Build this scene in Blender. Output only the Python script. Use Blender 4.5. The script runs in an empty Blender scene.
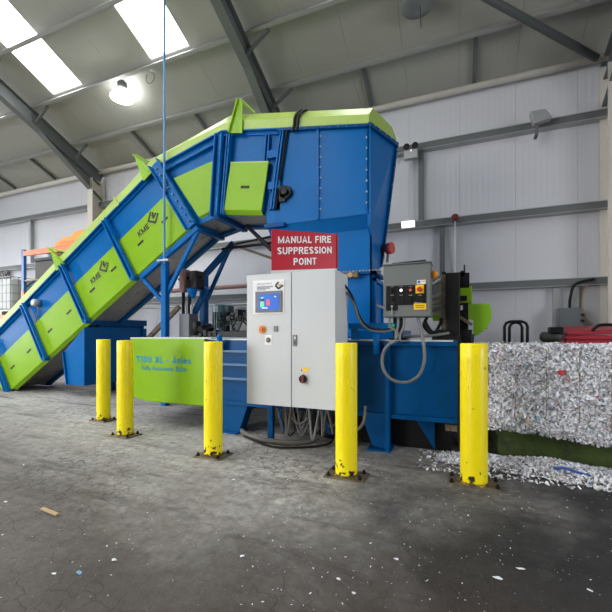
import bpy, bmesh, random
from math import *
from mathutils import Vector, Matrix
random.seed(7)
SC = bpy.context.scene
COL = SC.collection
V = Vector
# ------------------------------------------------------------------ camera, exposure
CAM_H, FPX, YAW = 1.2, 372.0, radians(22.1)
cd = bpy.data.cameras.new('camera'); cam = bpy.data.objects.new('camera', cd); COL.objects.link(cam)
cam.location = (0, 0, CAM_H); cam.rotation_euler = (pi/2, 0, YAW)
cd.sensor_width = 36; cd.lens = FPX/612*36; cd.shift_y = 28/612; cd.clip_end = 200
SC.camera = cam
vs = SC.view_settings
vs.view_transform = 'Standard'; vs.look = 'None'; vs.gamma = 1; vs.use_curve_mapping = False
vs.exposure = -0.24
# ------------------------------------------------------------------ sky
w = bpy.data.worlds.new('sky'); SC.world = w; w.use_nodes = True
w.node_tree.nodes['Background'].inputs[0].default_value = (.80, .88, 1, 1)
w.node_tree.nodes['Background'].inputs[1].default_value = 1.0
# ------------------------------------------------------------------ daylight through the two open doors
def area(name, loc, target, sx, sy, power, col=(1, 1, 1), spread=180):
    l = bpy.data.lights.new(name, 'AREA'); l.shape = 'RECTANGLE'; l.size = sx; l.size_y = sy
    l.energy = power; l.color = col; l.spread = radians(spread)
    o = bpy.data.objects.new(name, l); COL.objects.link(o); o.location = loc
    o.rotation_euler = (V(target)-V(loc)).to_track_quat('-Z', 'Y').to_euler()
    return o
SKY_PANE = 14.0
area('door_daylight_front', (-12.0, -11.6, 2.9), (-5.6, -1.0, 0.0), 6.5, 4.8, 430, (1, .98, .96), 95)
area('door_daylight_side', (-21.6, 1.0, 2.9), (-12, 3.5, 0.0), 5.5, 5, 520, (.95, .98, 1), 110)
area('door_daylight_right', (8.7, 0.5, 2.6), (-1.0, 4.5, 1.6), 4.4, 4.0, 130, (.95, .98, 1), 90)

# ------------------------------------------------------------------ pixel helpers (used once, to place real geometry)
S_, C_ = sin(YAW), cos(YAW)
def ray(px, py):
    u = (px-306)/FPX; v = (334-py)/FPX
    return V((-S_+C_*u, C_+S_*u, v))
def at(px, py, Y):
    r = ray(px, py); return V((0, 0, CAM_H)) + r*(Y/r.y)
def atx(px, Y): return at(px, 334, Y).x
def fl(px, py, z=0):
    r = ray(px, py); return V((0, 0, CAM_H)) + r*((z-CAM_H)/r.z)

# ------------------------------------------------------------------ materials
MATS = {}
def srgb(r, g, b):
    f = lambda c: (c/255/12.92) if c/255 <= .04045 else ((c/255+.055)/1.055)**2.4
    return (f(r), f(g), f(b))
def mat(name, col, rough=.5, metal=0, var=.12, vscale=3.0, dirt=None, dirt_amt=0, dirt_scale=6, bump=0, bscale=60, emit=0, emit_col=None, spec=.5, coat=0):
    if name in MATS: return MATS[name]
    m = bpy.data.materials.new(name); m.use_nodes = True; nt = m.node_tree; N = nt.nodes; L = nt.links
    b = N['Principled BSDF']; b.inputs['Roughness'].default_value = rough; b.inputs['Metallic'].default_value = metal
    b.inputs['Specular IOR Level'].default_value = spec
    if coat: b.inputs['Coat Weight'].default_value = coat
    geo = N.new('ShaderNodeNewGeometry')
    n1 = N.new('ShaderNodeTexNoise'); n1.inputs['Scale'].default_value = vscale; n1.inputs['Detail'].default_value = 6
    L.new(geo.outputs['Position'], n1.inputs['Vector'])
    mx = N.new('ShaderNodeMix'); mx.data_type = 'RGBA'
    c = V(col)
    mx.inputs[6].default_value = (*(c*(1-var)), 1); mx.inputs[7].default_value = (*[min(1, x*(1+var)) for x in c], 1)
    L.new(n1.outputs['Fac'], mx.inputs[0]); out = mx.outputs[2]
    if dirt:
        n2 = N.new('ShaderNodeTexNoise'); n2.inputs['Scale'].default_value = dirt_scale; n2.inputs['Detail'].default_value = 10; n2.inputs['Roughness'].default_value = .7
        L.new(geo.outputs['Position'], n2.inputs['Vector'])
        rp = N.new('ShaderNodeMapRange'); rp.inputs[1].default_value = .62-.25*dirt_amt; rp.inputs[2].default_value = .80-.25*dirt_amt
        L.new(n2.outputs['Fac'], rp.inputs[0])
        m2 = N.new('ShaderNodeMix'); m2.data_type = 'RGBA'; m2.inputs[7].default_value = (*dirt, 1)
        L.new(rp.outputs[0], m2.inputs[0]); L.new(out, m2.inputs[6]); out = m2.outputs[2]
    L.new(out, b.inputs['Base Color'])
    if bump:
        n3 = N.new('ShaderNodeTexNoise'); n3.inputs['Scale'].default_value = bscale; n3.inputs['Detail'].default_value = 4
        L.new(geo.outputs['Position'], n3.inputs['Vector'])
        bp = N.new('ShaderNodeBump'); bp.inputs['Strength'].default_value = bump; bp.inputs['Distance'].default_value = .02
        L.new(n3.outputs['Fac'], bp.inputs['Height']); L.new(bp.outputs[0], b.inputs['Normal'])
    if emit:
        b.inputs['Emission Color'].default_value = (*(emit_col or col), 1); b.inputs['Emission Strength'].default_value = emit
    MATS[name] = m; return m

BLUE = mat('blue_machine_paint', srgb(0, 100, 170), .28, var=.10, vscale=1.6, spec=.16)
BLUE_D = mat('dark_blue_baler_paint', srgb(0, 76, 132), .36, var=.16, vscale=2.5, dirt=srgb(20, 52, 76), dirt_amt=.15, dirt_scale=7, spec=.14)
GREEN = mat('lime_green_paint', srgb(134, 180, 14), .30, var=.05, vscale=2, dirt=srgb(90, 120, 30), dirt_amt=-.12, dirt_scale=14, spec=.3)
GREEN_P = mat('pale_green_paint_and_lit_lip', srgb(172, 198, 96), .40, var=.08, vscale=3, dirt=srgb(140, 160, 100), dirt_amt=.1)
YELLOW = mat('yellow_bollard_paint', srgb(255, 230, 0), .38, var=.05, vscale=5, dirt=srgb(45, 38, 20), dirt_amt=-.02, dirt_scale=17)
def base_grime(m):
    nt = m.node_tree; N = nt.nodes; L = nt.links; b = N['Principled BSDF']; old = b.inputs['Base Color'].links[0].from_socket
    tc = N.new('ShaderNodeNewGeometry'); sp = N.new('ShaderNodeSeparateXYZ'); L.new(tc.outputs['Position'], sp.inputs[0])
    n = N.new('ShaderNodeTexNoise'); n.inputs['Scale'].default_value = 22; n.inputs['Detail'].default_value = 6; L.new(tc.outputs['Position'], n.inputs['Vector'])
    h = N.new('ShaderNodeMapRange'); h.inputs[1].default_value = .02; h.inputs[2].default_value = .22; h.inputs[3].default_value = .15; h.inputs[4].default_value = -.07; L.new(sp.outputs['Z'], h.inputs[0])
    a = N.new('ShaderNodeMath'); a.operation = 'ADD'; L.new(n.outputs['Fac'], a.inputs[0]); L.new(h.outputs[0], a.inputs[1])
    g = N.new('ShaderNodeMapRange'); g.inputs[1].default_value = .64; g.inputs[2].default_value = .69; L.new(a.outputs[0], g.inputs[0])
    x = N.new('ShaderNodeMix'); x.data_type = 'RGBA'; x.inputs[7].default_value = (*srgb(44, 38, 22), 1); L.new(g.outputs[0], x.inputs[0]); L.new(old, x.inputs[6]); L.new(x.outputs[2], b.inputs['Base Color'])
base_grime(YELLOW)
CAB = mat('light_grey_enclosure_paint', srgb(205, 208, 210), .42, var=.02, vscale=1.5)
RED = mat('red_sign_face', srgb(194, 26, 50), .4, var=.03)
WHITE = mat('white_print', srgb(245, 245, 245), .5, var=.02)
PALE = mat('pale_plate_and_deck_gloss', srgb(215, 220, 222), .45, var=.06, vscale=6)
STEEL = mat('dirty_steel', srgb(134, 120, 102), .5, .6, var=.25, vscale=9, dirt=srgb(60, 45, 32), dirt_amt=.5, dirt_scale=11)
ZINC = mat('galvanised_steel', srgb(168, 170, 170), .42, .35, var=.10, vscale=4)
PURL = mat('galvanised_purlin_steel', srgb(160, 161, 158), .45, .2, var=.08, vscale=4)
RAFT = mat('grey_frame_paint', srgb(100, 104, 104), .5, var=.05, vscale=2)
COLM = mat('beige_column_paint', srgb(205, 200, 190), .55, var=.05, vscale=2)
PAN = mat('conveyor_pan_steel', srgb(165, 162, 154), .42, .5, var=.2, vscale=3, dirt=srgb(60, 55, 48), dirt_amt=.3)
BLACK = mat('black_paint', srgb(16, 16, 17), .45, var=.2, vscale=8, dirt=srgb(48, 46, 42), dirt_amt=-.05, spec=.3)
RUBBER = mat('black_rubber', srgb(14, 14, 15), .6, var=.15, spec=.3)
HOSE = mat('grey_conduit', srgb(120, 122, 122), .5, .2, var=.15, vscale=20)
CABLE = mat('dusty_grey_cable', srgb(98, 94, 88), .65, var=.3, vscale=12)
BOXG = mat('grey_control_paint', srgb(112, 116, 114), .45, var=.04, vscale=3)
BOXD = mat('dark_grey_enclosure_paint', srgb(104, 108, 112), .45, var=.04)
TEAL = mat('dark_teal_motor_paint', srgb(26, 62, 70), .4, var=.2, vscale=9, dirt=srgb(25, 25, 25), dirt_amt=.3)
ORANGE = mat('orange_paint', srgb(238, 158, 62), .45, var=.08)
RACKO = mat('orange_rack_paint', srgb(226, 128, 84), .45, var=.08)
RACKB = mat('blue_rack_paint', srgb(70, 120, 190), .45, var=.08)
PLASW = mat('white_tank_plastic', srgb(220, 222, 222), .5, var=.05)
REDP = mat('faded_red_plastic', srgb(170, 42, 58), .45, var=.12, vscale=4, dirt=srgb(90, 30, 36), dirt_amt=.2)
REDL = mat('red_beacon_plastic', srgb(190, 70, 60), .4, var=.1)
AMBER = mat('amber_lens', srgb(240, 150, 30), .3, var=.05)
EYEL = mat('yellow_label', srgb(248, 200, 30), .5, var=.03)
CYAN = mat('blue_lettering', srgb(0, 150, 190), .5, var=.02)
BLKP = mat('black_lettering', srgb(30, 32, 30), .5, var=.02)
GREYP = mat('grey_lettering', srgb(120, 150, 70), .5, var=.02)
GREYT = mat('light_grey_lettering', srgb(150, 158, 165), .5, var=.02)
BRASS = mat('dull_brass', srgb(150, 125, 95), .4, .7, var=.15)
BROWN = mat('brown_pipe_lagging', srgb(150, 112, 104), .6, var=.2)
WOOD = mat('pale_wood', srgb(190, 160, 120), .7, var=.2, vscale=20)
PAPER = mat('white_paper', srgb(235, 236, 240), .7, var=.06)
MOSS = mat('mossy_green_steel', srgb(62, 80, 22), .75, var=.35, vscale=5, dirt=srgb(40, 44, 26), dirt_amt=.6, dirt_scale=5, bump=.4, bscale=30)
SCREEN = mat('lit_blue_screen', srgb(8, 84, 190), .3, var=.08, vscale=8, emit=.38, emit_col=srgb(0, 110, 215), spec=.2)
SGRN = mat('lit_green_icon', srgb(60, 200, 120), .3, emit=.4)
SRED = mat('lit_red_icon', srgb(190, 40, 70), .3, emit=.35)
SWHT = mat('lit_white_icon', srgb(220, 235, 250), .3, emit=.5)
LAMPW = mat('lit_lamp_lens', (1, 1, 1), .4, emit=18)
LEDW = mat('lit_led_strip', (1, 1, 1), .4, emit=1.6)
BTNW = mat('lit_white_button', (1, 1, 1), .4, emit=.8)
PANE = mat('translucent_rooflight', (.9, .92, .95), .5, emit=SKY_PANE, emit_col=(.95, .98, 1))
GLASSY = mat('clear_ribbed_dome', srgb(128, 132, 132), .25, var=.05)

def cladding(name, col, axis, period, strength, rough=.45):
    m = mat(name, col, rough, var=.03, vscale=.7); nt = m.node_tree; N = nt.nodes; L = nt.links
    geo = N.new('ShaderNodeNewGeometry'); wv = N.new('ShaderNodeTexWave'); wv.bands_direction = axis; wv.inputs['Scale'].default_value = 1/(period)*.314
    L.new(geo.outputs['Position'], wv.inputs['Vector'])
    bp = N.new('ShaderNodeBump'); bp.inputs['Strength'].default_value = strength; bp.inputs['Distance'].default_value = .004
    L.new(wv.outputs['Fac'], bp.inputs['Height']); L.new(bp.outputs[0], N['Principled BSDF'].inputs['Normal'])
    return m
WALLM = cladding('white_ribbed_wall_cladding', srgb(204, 205, 210), 'X', .1, .35)
ROOFM = cladding('pale_grey_roof_liner', srgb(168, 168, 160), 'X', .1, .2, .55)

def floor_material():
    m = bpy.data.materials.new('worn_concrete_floor'); m.use_nodes = True; nt = m.node_tree; N = nt.nodes; L = nt.links
    b = N['Principled BSDF']; geo = N.new('ShaderNodeNewGeometry')
    def noise(sc, det=8, rough=.6, vec=None, dist=0):
        n = N.new('ShaderNodeTexNoise'); n.inputs['Scale'].default_value = sc; n.inputs['Detail'].default_value = det; n.inputs['Roughness'].default_value = rough; n.inputs['Distortion'].default_value = dist
        L.new(vec or geo.outputs['Position'], n.inputs['Vector']); return n.outputs['Fac']
    def rng(src, a, bb, lo=0, hi=1):
        r = N.new('ShaderNodeMapRange'); r.inputs[1].default_value = a; r.inputs[2].default_value = bb; r.inputs[3].default_value = lo; r.inputs[4].default_value = hi
        L.new(src, r.inputs[0]); return r.outputs[0]
    def mix(f, a, bb, mode='MIX'):
        x = N.new('ShaderNodeMix'); x.data_type = 'RGBA'; x.blend_type = mode
        if isinstance(f, float): x.inputs[0].default_value = f
        else: L.new(f, x.inputs[0])
        for i, q in ((6, a), (7, bb)):
            if isinstance(q, tuple): x.inputs[i].default_value = (*q, 1)
            else: L.new(q, x.inputs[i])
        return x.outputs[2]
    base = mix(rng(noise(.9, 10, .62), .36, .64), srgb(156, 152, 148), srgb(206, 202, 197))
    base = mix(rng(noise(14, 6, .7), .35, .7), base, srgb(118, 114, 110))
    mp = N.new('ShaderNodeMapping'); mp.inputs['Scale'].default_value = (.5, 3.2, 1); mp.inputs['Rotation'].default_value = (0, 0, .5)
    L.new(geo.outputs['Position'], mp.inputs[0])
    base = mix(rng(noise(1.3, 9, .7, mp.outputs[0]), .52, .66, 0, .7), base, srgb(56, 52, 49))
    base = mix(rng(noise(2.1, 9, .7), .60, .72, 0, .55), base, srgb(150, 144, 136))
    base = mix(rng(noise(55, 4, .6), .60, .68, 0, .45), base, srgb(196, 192, 186))
    base = mix(rng(noise(38, 5, .7), .62, .72, 0, .5), base, srgb(70, 66, 62))
    # floor colour darkened towards the right, also to dim bounce onto wall and roof, brown fines nearer the loading side
    sep = N.new('ShaderNodeSeparateXYZ'); L.new(geo.outputs['Position'], sep.inputs[0])
    def madd(a, k, c):
        x = N.new('ShaderNodeMath'); x.operation = 'MULTIPLY_ADD'; L.new(a, x.inputs[0]); x.inputs[1].default_value = k
        if isinstance(c, (int, float)): x.inputs[2].default_value = c
        else: L.new(c, x.inputs[2])
        return x.outputs[0]
    n_big = noise(.7, 6, .6, dist=.4)
    right_dark = madd(n_big, 3.0, madd(sep.outputs['X'], .55, madd(sep.outputs['Y'], -.25, 0)))
    base = mix(rng(right_dark, .0, 1.1, 0, .96), base, srgb(34, 34, 35))
    n_b2 = noise(.9, 7, .65, dist=.3)
    brown = madd(n_b2, 2.4, madd(sep.outputs['Y'], -1.0, madd(sep.outputs['X'], -.2, 0)))
    base = mix(rng(brown, -1.3, .1, 0, .80), base, srgb(66, 56, 49))
    vo = N.new('ShaderNodeTexVoronoi'); vo.feature = 'DISTANCE_TO_EDGE'; vo.inputs['Scale'].default_value = 6.5; vo.inputs['Randomness'].default_value = .8
    nz = N.new('ShaderNodeTexNoise'); nz.inputs['Scale'].default_value = 9; L.new(geo.outputs['Position'], nz.inputs['Vector'])
    va = N.new('ShaderNodeMix'); va.data_type = 'RGBA'; va.blend_type = 'LINEAR_LIGHT'; va.inputs[0].default_value = .06
    L.new(geo.outputs['Position'], va.inputs[6]); L.new(nz.outputs['Color'], va.inputs[7]); L.new(va.outputs[2], vo.inputs['Vector'])
    crack = rng(vo.outputs['Distance'], 0, .035, 1, 0)
    msk = N.new('ShaderNodeMath'); msk.operation = 'MULTIPLY'; L.new(crack, msk.inputs[0]); L.new(rng(noise(.8, 3), .46, .58, 0, .8), msk.inputs[1])
    base = mix(msk.outputs[0], base, srgb(48, 42, 38))
    base = mix(rng(noise(70, 3, .6), .655, .70, 0, .55), base, srgb(150, 147, 142))
    L.new(base, b.inputs['Base Color'])
    L.new(rng(noise(2.5, 8, .7), .3, .7, .50, .80), b.inputs['Roughness'])
    b.inputs['Specular IOR Level'].default_value = .35
    hsum = N.new('ShaderNodeMath'); hsum.operation = 'MULTIPLY_ADD'; L.new(msk.outputs[0], hsum.inputs[0]); hsum.inputs[1].default_value = -.6
    L.new(noise(34, 8, .7), hsum.inputs[2])
    bp = N.new('ShaderNodeBump'); bp.inputs['Strength'].default_value = .5; bp.inputs['Distance'].default_value = .012
    L.new(hsum.outputs[0], bp.inputs['Height']); L.new(bp.outputs[0], b.inputs['Normal'])
    return m
FLOORM = floor_material()
def flake_material():
    m = bpy.data.materials.new('shredded_paper'); m.use_nodes = True; N = m.node_tree.nodes; L = m.node_tree.links
    a = N.new('ShaderNodeAttribute'); a.attribute_name = 'tint'
    L.new(a.outputs['Color'], N['Principled BSDF'].inputs['Base Color']); N['Principled BSDF'].inputs['Roughness'].default_value = .75
    return m
FLAKE = flake_material()

# ------------------------------------------------------------------ mesh builder
WLOC = {}
def empty(name, loc, label=None, cat=None, group=None, kind=None):
    o = bpy.data.objects.new(name, None); COL.objects.link(o); o.location = loc; o.empty_display_size = .1
    WLOC[o.name] = V(loc); return tag(o, label, cat, group, kind)
def tag(o, label=None, cat=None, group=None, kind=None):
    if label: o['label'] = label
    if cat: o['category'] = cat
    if group: o['group'] = group
    if kind: o['kind'] = kind
    return o
class MB:
    def __init__(s): s.v = []; s.f = []; s.c = []
    def add(s, vs, fs):
        n = len(s.v); s.v += [V(q) for q in vs]; s.f += [tuple(n+i for i in f) for f in fs]; return s
    def box(s, a, b):
        x0, x1 = sorted((a[0], b[0])); y0, y1 = sorted((a[1], b[1])); z0, z1 = sorted((a[2], b[2]))
        return s.add([(x, y, z) for z in (z0, z1) for x, y in ((x0, y0), (x1, y0), (x1, y1), (x0, y1))],
                     [(0, 3, 2, 1), (4, 5, 6, 7), (0, 1, 5, 4), (1, 2, 6, 5), (2, 3, 7, 6), (3, 0, 4, 7)])
    def prism(s, pts, d):                       # closed 3D outline, swept by vector d
        d = V(d); n = len(pts); p = [V(q) for q in pts]
        return s.add(p+[q+d for q in p], [tuple(range(n))[::-1], tuple(range(n, 2*n))]+[(i, (i+1) % n, n+(i+1) % n, n+i) for i in range(n)])
    def xz(s, pts, y0, y1):                     # outline in the x-z plane
        return s.prism([(x, y0, z) for x, z in pts], (0, y1-y0, 0))
    def bar(s, p, q, w, h, up=(0, 0, 1)):
        p, q = V(p), V(q); d = (q-p).normalized(); u = V(up)
        if abs(d.dot(u)) > .98: u = V((0, 1, 0))
        r = d.cross(u).normalized(); u = r.cross(d)
        o = [r*a*w/2+u*b*h/2 for a, b in ((-1, -1), (1, -1), (1, 1), (-1, 1))]
        return s.add([p+k for k in o]+[q+k for k in o], [(0, 3, 2, 1), (4, 5, 6, 7), (0, 1, 5, 4), (1, 2, 6, 5), (2, 3, 7, 6), (3, 0, 4, 7)])
    def tube(s, pts, r, n=8):
        P = [V(p) for p in pts]; u = None; base = len(s.v)
        for i, p in enumerate(P):
            d = (P[min(i+1, len(P)-1)]-P[max(i-1, 0)]).normalized()
            if u is None: u = d.orthogonal().normalized()
            u = (u-d*u.dot(d)).normalized(); w_ = d.cross(u)
            rr = r[i] if isinstance(r, (list, tuple)) else r
            s.v += [p+(u*cos(2*pi*k/n)+w_*sin(2*pi*k/n))*rr for k in range(n)]
        for i in range(len(P)-1):
            for k in range(n):
                a = base+i*n+k; b = base+i*n+(k+1) % n; s.f.append((a, b, b+n, a+n))
        s.f.append(tuple(base+k for k in range(n))[::-1]); s.f.append(tuple(base+(len(P)-1)*n+k for k in range(n)))
        return s
    def cyl(s, p, q, r, n=16): return s.tube([p, q], r, n)
    def ibeam(s, p, q, w, h, t, up=(0, 0, 1)):
        p, q = V(p), V(q); d = (q-p).normalized(); r = d.cross(V(up)).normalized(); u = r.cross(d)
        s.bar(p+u*(h/2-t/2), q+u*(h/2-t/2), w, t, up); s.bar(p-u*(h/2-t/2), q-u*(h/2-t/2), w, t, up); s.bar(p, q, t, h-2*t, up); return s
    def build(s, name, m, parent=None, bevel=0, smooth=False, kind=None, label=None, base=False):
        lo = V([min(q[i] for q in s.v) for i in range(3)]); hi = V([max(q[i] for q in s.v) for i in range(3)])
        o0 = (lo+hi)/2
        if parent is None or base: o0.z = lo.z
        me = bpy.data.meshes.new(name); me.from_pydata([q-o0 for q in s.v], [], s.f); me.materials.append(m)
        bm = bmesh.new(); bm.from_mesh(me); bmesh.ops.recalc_face_normals(bm, faces=bm.faces)
        bm.to_mesh(me); bm.free()
        if smooth:
            for p in me.polygons: p.use_smooth = len(p.vertices) == 4
        if s.c:
            a = me.color_attributes.new('tint', 'FLOAT_COLOR', 'CORNER'); k = 0
            flat = []
            for p in me.polygons: flat += list(s.c[p.index])*len(p.vertices)
            a.data.foreach_set('color', flat)
        o = bpy.data.objects.new(name, me); COL.objects.link(o); WLOC[o.name] = o0.copy()
        if parent: o.parent = parent; o.location = o0-WLOC[parent.name]
        else: o.location = o0
        if bevel:
            b = o.modifiers.new('bevel', 'BEVEL'); b.width = bevel; b.segments = 2; b.limit_method = 'ANGLE'
        return tag(o, label, None, None, kind)
def smooth_path(pts, n=6):
    P = [V(p) for p in pts]; out = []
    for i in range(len(P)-1):
        a, b, c, d = P[max(i-1, 0)], P[i], P[i+1], P[min(i+2, len(P)-1)]
        for k in range(n):
            t = k/n; out.append(.5*((2*b)+(c-a)*t+(2*a-5*b+4*c-d)*t*t+(3*b-a-3*c+d)*t**3))
    return out+[P[-1]]
def share(src, name, parent, loc):              # another object on the same mesh
    o = bpy.data.objects.new(name, src.data); COL.objects.link(o); WLOC[o.name] = V(loc)
    for m_ in src.modifiers:
        b = o.modifiers.new(m_.name, m_.type); b.width = m_.width; b.segments = 2; b.limit_method = 'ANGLE'
    o.parent = parent; o.location = V(loc)-(WLOC[parent.name] if parent else V()); return o
def text(name, body, size, origin, ex, ey, m, parent, bold=0, align='LEFT', depth=.002, sx=1):
    cu = bpy.data.curves.new(name, 'FONT'); cu.body = body; cu.size = size; cu.align_x = align; cu.offset = bold; cu.extrude = depth/2; cu.resolution_u = 2
    t = bpy.data.objects.new(name, cu); COL.objects.link(t)
    me = bpy.data.meshes.new_from_object(t.evaluated_get(bpy.context.evaluated_depsgraph_get()))
    bpy.data.objects.remove(t); bpy.data.curves.remove(cu)
    ex, ey = V(ex).normalized(), V(ey).normalized(); ez = ex.cross(ey)
    M = Matrix((ex*sx, ey, ez)).transposed().to_4x4()
    me.transform(M); me.materials.clear(); me.materials.append(m)
    o = bpy.data.objects.new(name, me); COL.objects.link(o); WLOC[o.name] = V(origin)
    o.parent = parent; o.location = V(origin)-WLOC[parent.name]; return o

# ---- plain bold sans-serif letters drawn as strokes (cap height 1)
def arc(cx, cy, rx, ry, a0, a1, n=8): return [(cx+rx*cos(radians(a0+(a1-a0)*k/n)), cy+ry*sin(radians(a0+(a1-a0)*k/n))) for k in range(n+1)]
def glyph(ch, w):
    h = w/2; t = 1-h; b = h
    S = lambda W: [arc(W/2, .74, W/2-h, .26-h, 20, 270)+arc(W/2, .26, W/2-h, .26-h+.0, 90, -160)]
    G = {'M': (.96, [[(h, 0), (h, 1)], [(h*.9, .95), (.48, .12), (.96-h*.9, .95)], [(.96-h, 0), (.96-h, 1)]]), 'A': (.78, [[(h*.8, 0), (.39, 1-h*.4), (.78-h*.8, 0)], [(.2, .30), (.58, .30)]]),
         'N': (.76, [[(h, 0), (h, 1)], [(h*.9, .93), (.76-h*.9, .07)], [(.76-h, 0), (.76-h, 1)]]), 'U': (.74, [[(h, 1)]+arc(.37, .32, .37-h, .32-h, 180, 360)+[(.74-h, 1)]]),
         'L': (.58, [[(h, 1), (h, b), (.58, b)]]), 'F': (.60, [[(h, 0), (h, t), (.60, t)], [(h, .5), (.54, .5)]]), 'I': (w, [[(h, 0), (h, 1)]]),
         'R': (.74, [[(h, 0), (h, t)]+arc(.44, .72, .28-h, .28-h, 90, -90)+[(h, .44+h)], [(.42, .46), (.70, 0)]]), 'E': (.64, [[(.64, t), (h, t), (h, b), (.64, b)], [(h, .5), (.58, .5)]]),
         'S': (.68, S(.68)), 'P': (.68, [[(h, 0), (h, t)]+arc(.40, .70, .28-h, .30-h, 90, -90)+[(h, .40+h)]]), 'O': (.80, [arc(.40, .5, .40-h, .5-h, 90, 450, 20)]),
         'T': (.64, [[(0, t), (.64, t)], [(.32, 1), (.32, 0)]]), 'K': (.74, [[(h, 0), (h, 1)], [(.68, 1), (.22, .46)], [(.32, .6), (.70, 0)]]), 'X': (.72, [[(.08, 0), (.64, 1)], [(.08, 1), (.64, 0)]]),
         'D': (.74, [[(h, b), (h, t), (.34, t)]+arc(.34, .5, .40-h, .5-h, 90, -90, 10)+[(h, b)]]), '1': (.46, [[(.06, .72), (.30, .92), (.30, 0)]]), '0': (.64, [arc(.32, .5, .32-h, .5-h, 90, 450, 20)]),
         '-': (.40, [[(.04, .38), (.36, .38)]]), 'r': (.42, [[(h, 0), (h, .72)], [(h, .46)]+arc(.36, .44, .2, .2, 170, 80, 4)]), 'i': (w, [[(h, 0), (h, .72)], [(h, .84), (h, 1)]]),
         'e': (.60, [[(h*.8, .37), (.60-h, .37)]+arc(.30, .36, .30-h, .36-h, 0, 315, 14)]), 's': (.54, [arc(.27, .53, .27-h, .19-h, 20, 270)+arc(.27, .20, .27-h, .20-h, 90, -160)]), ' ': (.30, [])}
    return G[ch]
def letters(name, body, cap, origin, ex, ey, m_, parent, w=.18, wid=1.0, center=False):
    ex, ey = V(ex).normalized(), V(ey).normalized(); nz = ex.cross(ey); gl = [glyph(c, w) for c in body]
    tot = (sum(g[0] for g in gl)+.14*(len(gl)-1))*cap*wid; x0 = -tot/2 if center else 0; m = MB()
    for W, strokes in gl:
        for p in strokes:
            p = [Vector((q[0]*wid, q[1])) for q in p]; n = len(p); L_ = []; R_ = []
            closed = (p[0]-p[-1]).length < 1e-6
            for i in range(n):
                a = p[i]-p[i-1] if i else (p[0]-p[-2] if closed else p[1]-p[0]); b = p[i+1]-p[i] if i < n-1 else (p[1]-p[0] if closed else a)
                if not i and not closed: a = b
                a, b = a.normalized(), b.normalized(); na, nb = Vector((-a.y, a.x)), Vector((-b.y, b.x)); q = na+nb
                q = q/max(q.dot(na), .45); L_.append(p[i]+q*w/2); R_.append(p[i]-q*w/2)
            f = lambda q, d: V(origin)+ex*(x0+q.x*cap)+ey*(q.y*cap)+nz*d
            for i in range(n-1):
                m.add([f(L_[i], .0015), f(R_[i], .0015), f(R_[i+1], .0015), f(L_[i+1], .0015)], [(0, 1, 2, 3)])
        if m.v: m.build(name, m_, parent)
        m = MB(); x0 += (W+.14)*cap*wid

# ================================================================== THE SETTING
D, EAVE, K = 8.2, 6.2, .428                      # back wall, eave height, roof pitch
XL, XR, YF = -22.0, 9.0, -12.0
RIDGE = -1.9
def zr(y): return EAVE+(D-max(y, 2*RIDGE-y))*K     # roof underside
fm = MB().box((XL, YF, -.15), (XR, D+.2, 0)); fo = fm.build('floor', FLOORM); tag(fo, None, None, None, 'structure')
# back wall: cladding panels, girts, columns, eave tube
wb = MB().box((XL, D+.08, 0), (XR, D+.12, EAVE)).build('wall_back', WALLM); wb['kind'] = 'structure'
p0 = None; x = XL+.05
while x < XR-.1:
    x1 = x+1.0
    if p0 is None:
        p0 = MB().box((x+.001, D, .02), (x1-.001, D+.08, EAVE-.02)).build('wall_panel', WALLM, wb, bevel=.004)
        pz = WLOC[p0.name].copy(); pz.x = x+.5
    else: share(p0, 'wall_panel', wb, (x+.5, pz.y, pz.z))
    x = x1
COLX = (-16.2, -10.0, -3.80, 2.47, 8.7)
for z in (2.14, 3.48, 5.09):
    y0 = D-.17
    MB().box((XL, y0, z-.06), (XR, y0+.015, z+.06)).build('girt', RAFT, wb)
    m = MB(); m.box((XL, y0-.01, z+.06), (XR, D, z+.072)); m.box((XL, y0-.01, z-.072), (XR, D, z-.06)); m.build('girt_lip', ZINC, wb)
MB().cyl((XL, D-.14, 6.08), (XR, D-.14, 6.08), .065, 12).build('eave_tube', COLM, wb, smooth=True)
for x, za, zb in ((-.70, 3.57, 5.0), (-.28, 2.23, 3.39), (-13.3, 3.57, 5.0), (-14.6, 2.23, 3.39), (1.70, 0.02, 2.05), (1.99, 0.02, 2.05)):
    MB().box((x-.05, D-.12, za), (x+.05, D, zb)).build('wall_strut', RAFT if x > -1 and x < 0 else ZINC, wb)
for cx in COLX:
    m = MB(); h = zr(7.75)-.6
    m.box((cx-.105, 7.74, 0), (cx+.105, 7.76, h)); m.box((cx-.105, 8.13, 0), (cx+.105, 8.15, h+.1)); m.box((cx-.012, 7.76, 0), (cx+.012, 8.13, h))
    m.build('column', COLM, wb)
# other walls with the two open doors that let the daylight in
def holed(name, u0, u1, a0, a1, ztop, H, put):
    m = MB()
    put(m, u0, a0, 0, H); put(m, a1, u1, 0, H); put(m, a0, a1, ztop, H)
    o = m.build(name, WALLM); o['kind'] = 'structure'
    return o
HI = zr(RIDGE)+.1
holed('wall_left', YF, D+.1, -2, 4.5, 5.4, HI, lambda m, a, b, c, d: m.box((XL-.1, a, c), (XL, b, d)))
holed('wall_front', XL, XR, -15.5, -8.5, 5.2, zr(YF)+.05, lambda m, a, b, c, d: m.box((a, YF-.1, c), (b, YF, d)))
holed('wall_right', YF, D+.1, -1.8, 2.8, 4.8, HI, lambda m, a, b, c, d: m.box((XR, a, c), (XR+.1, b, d)))
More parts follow.
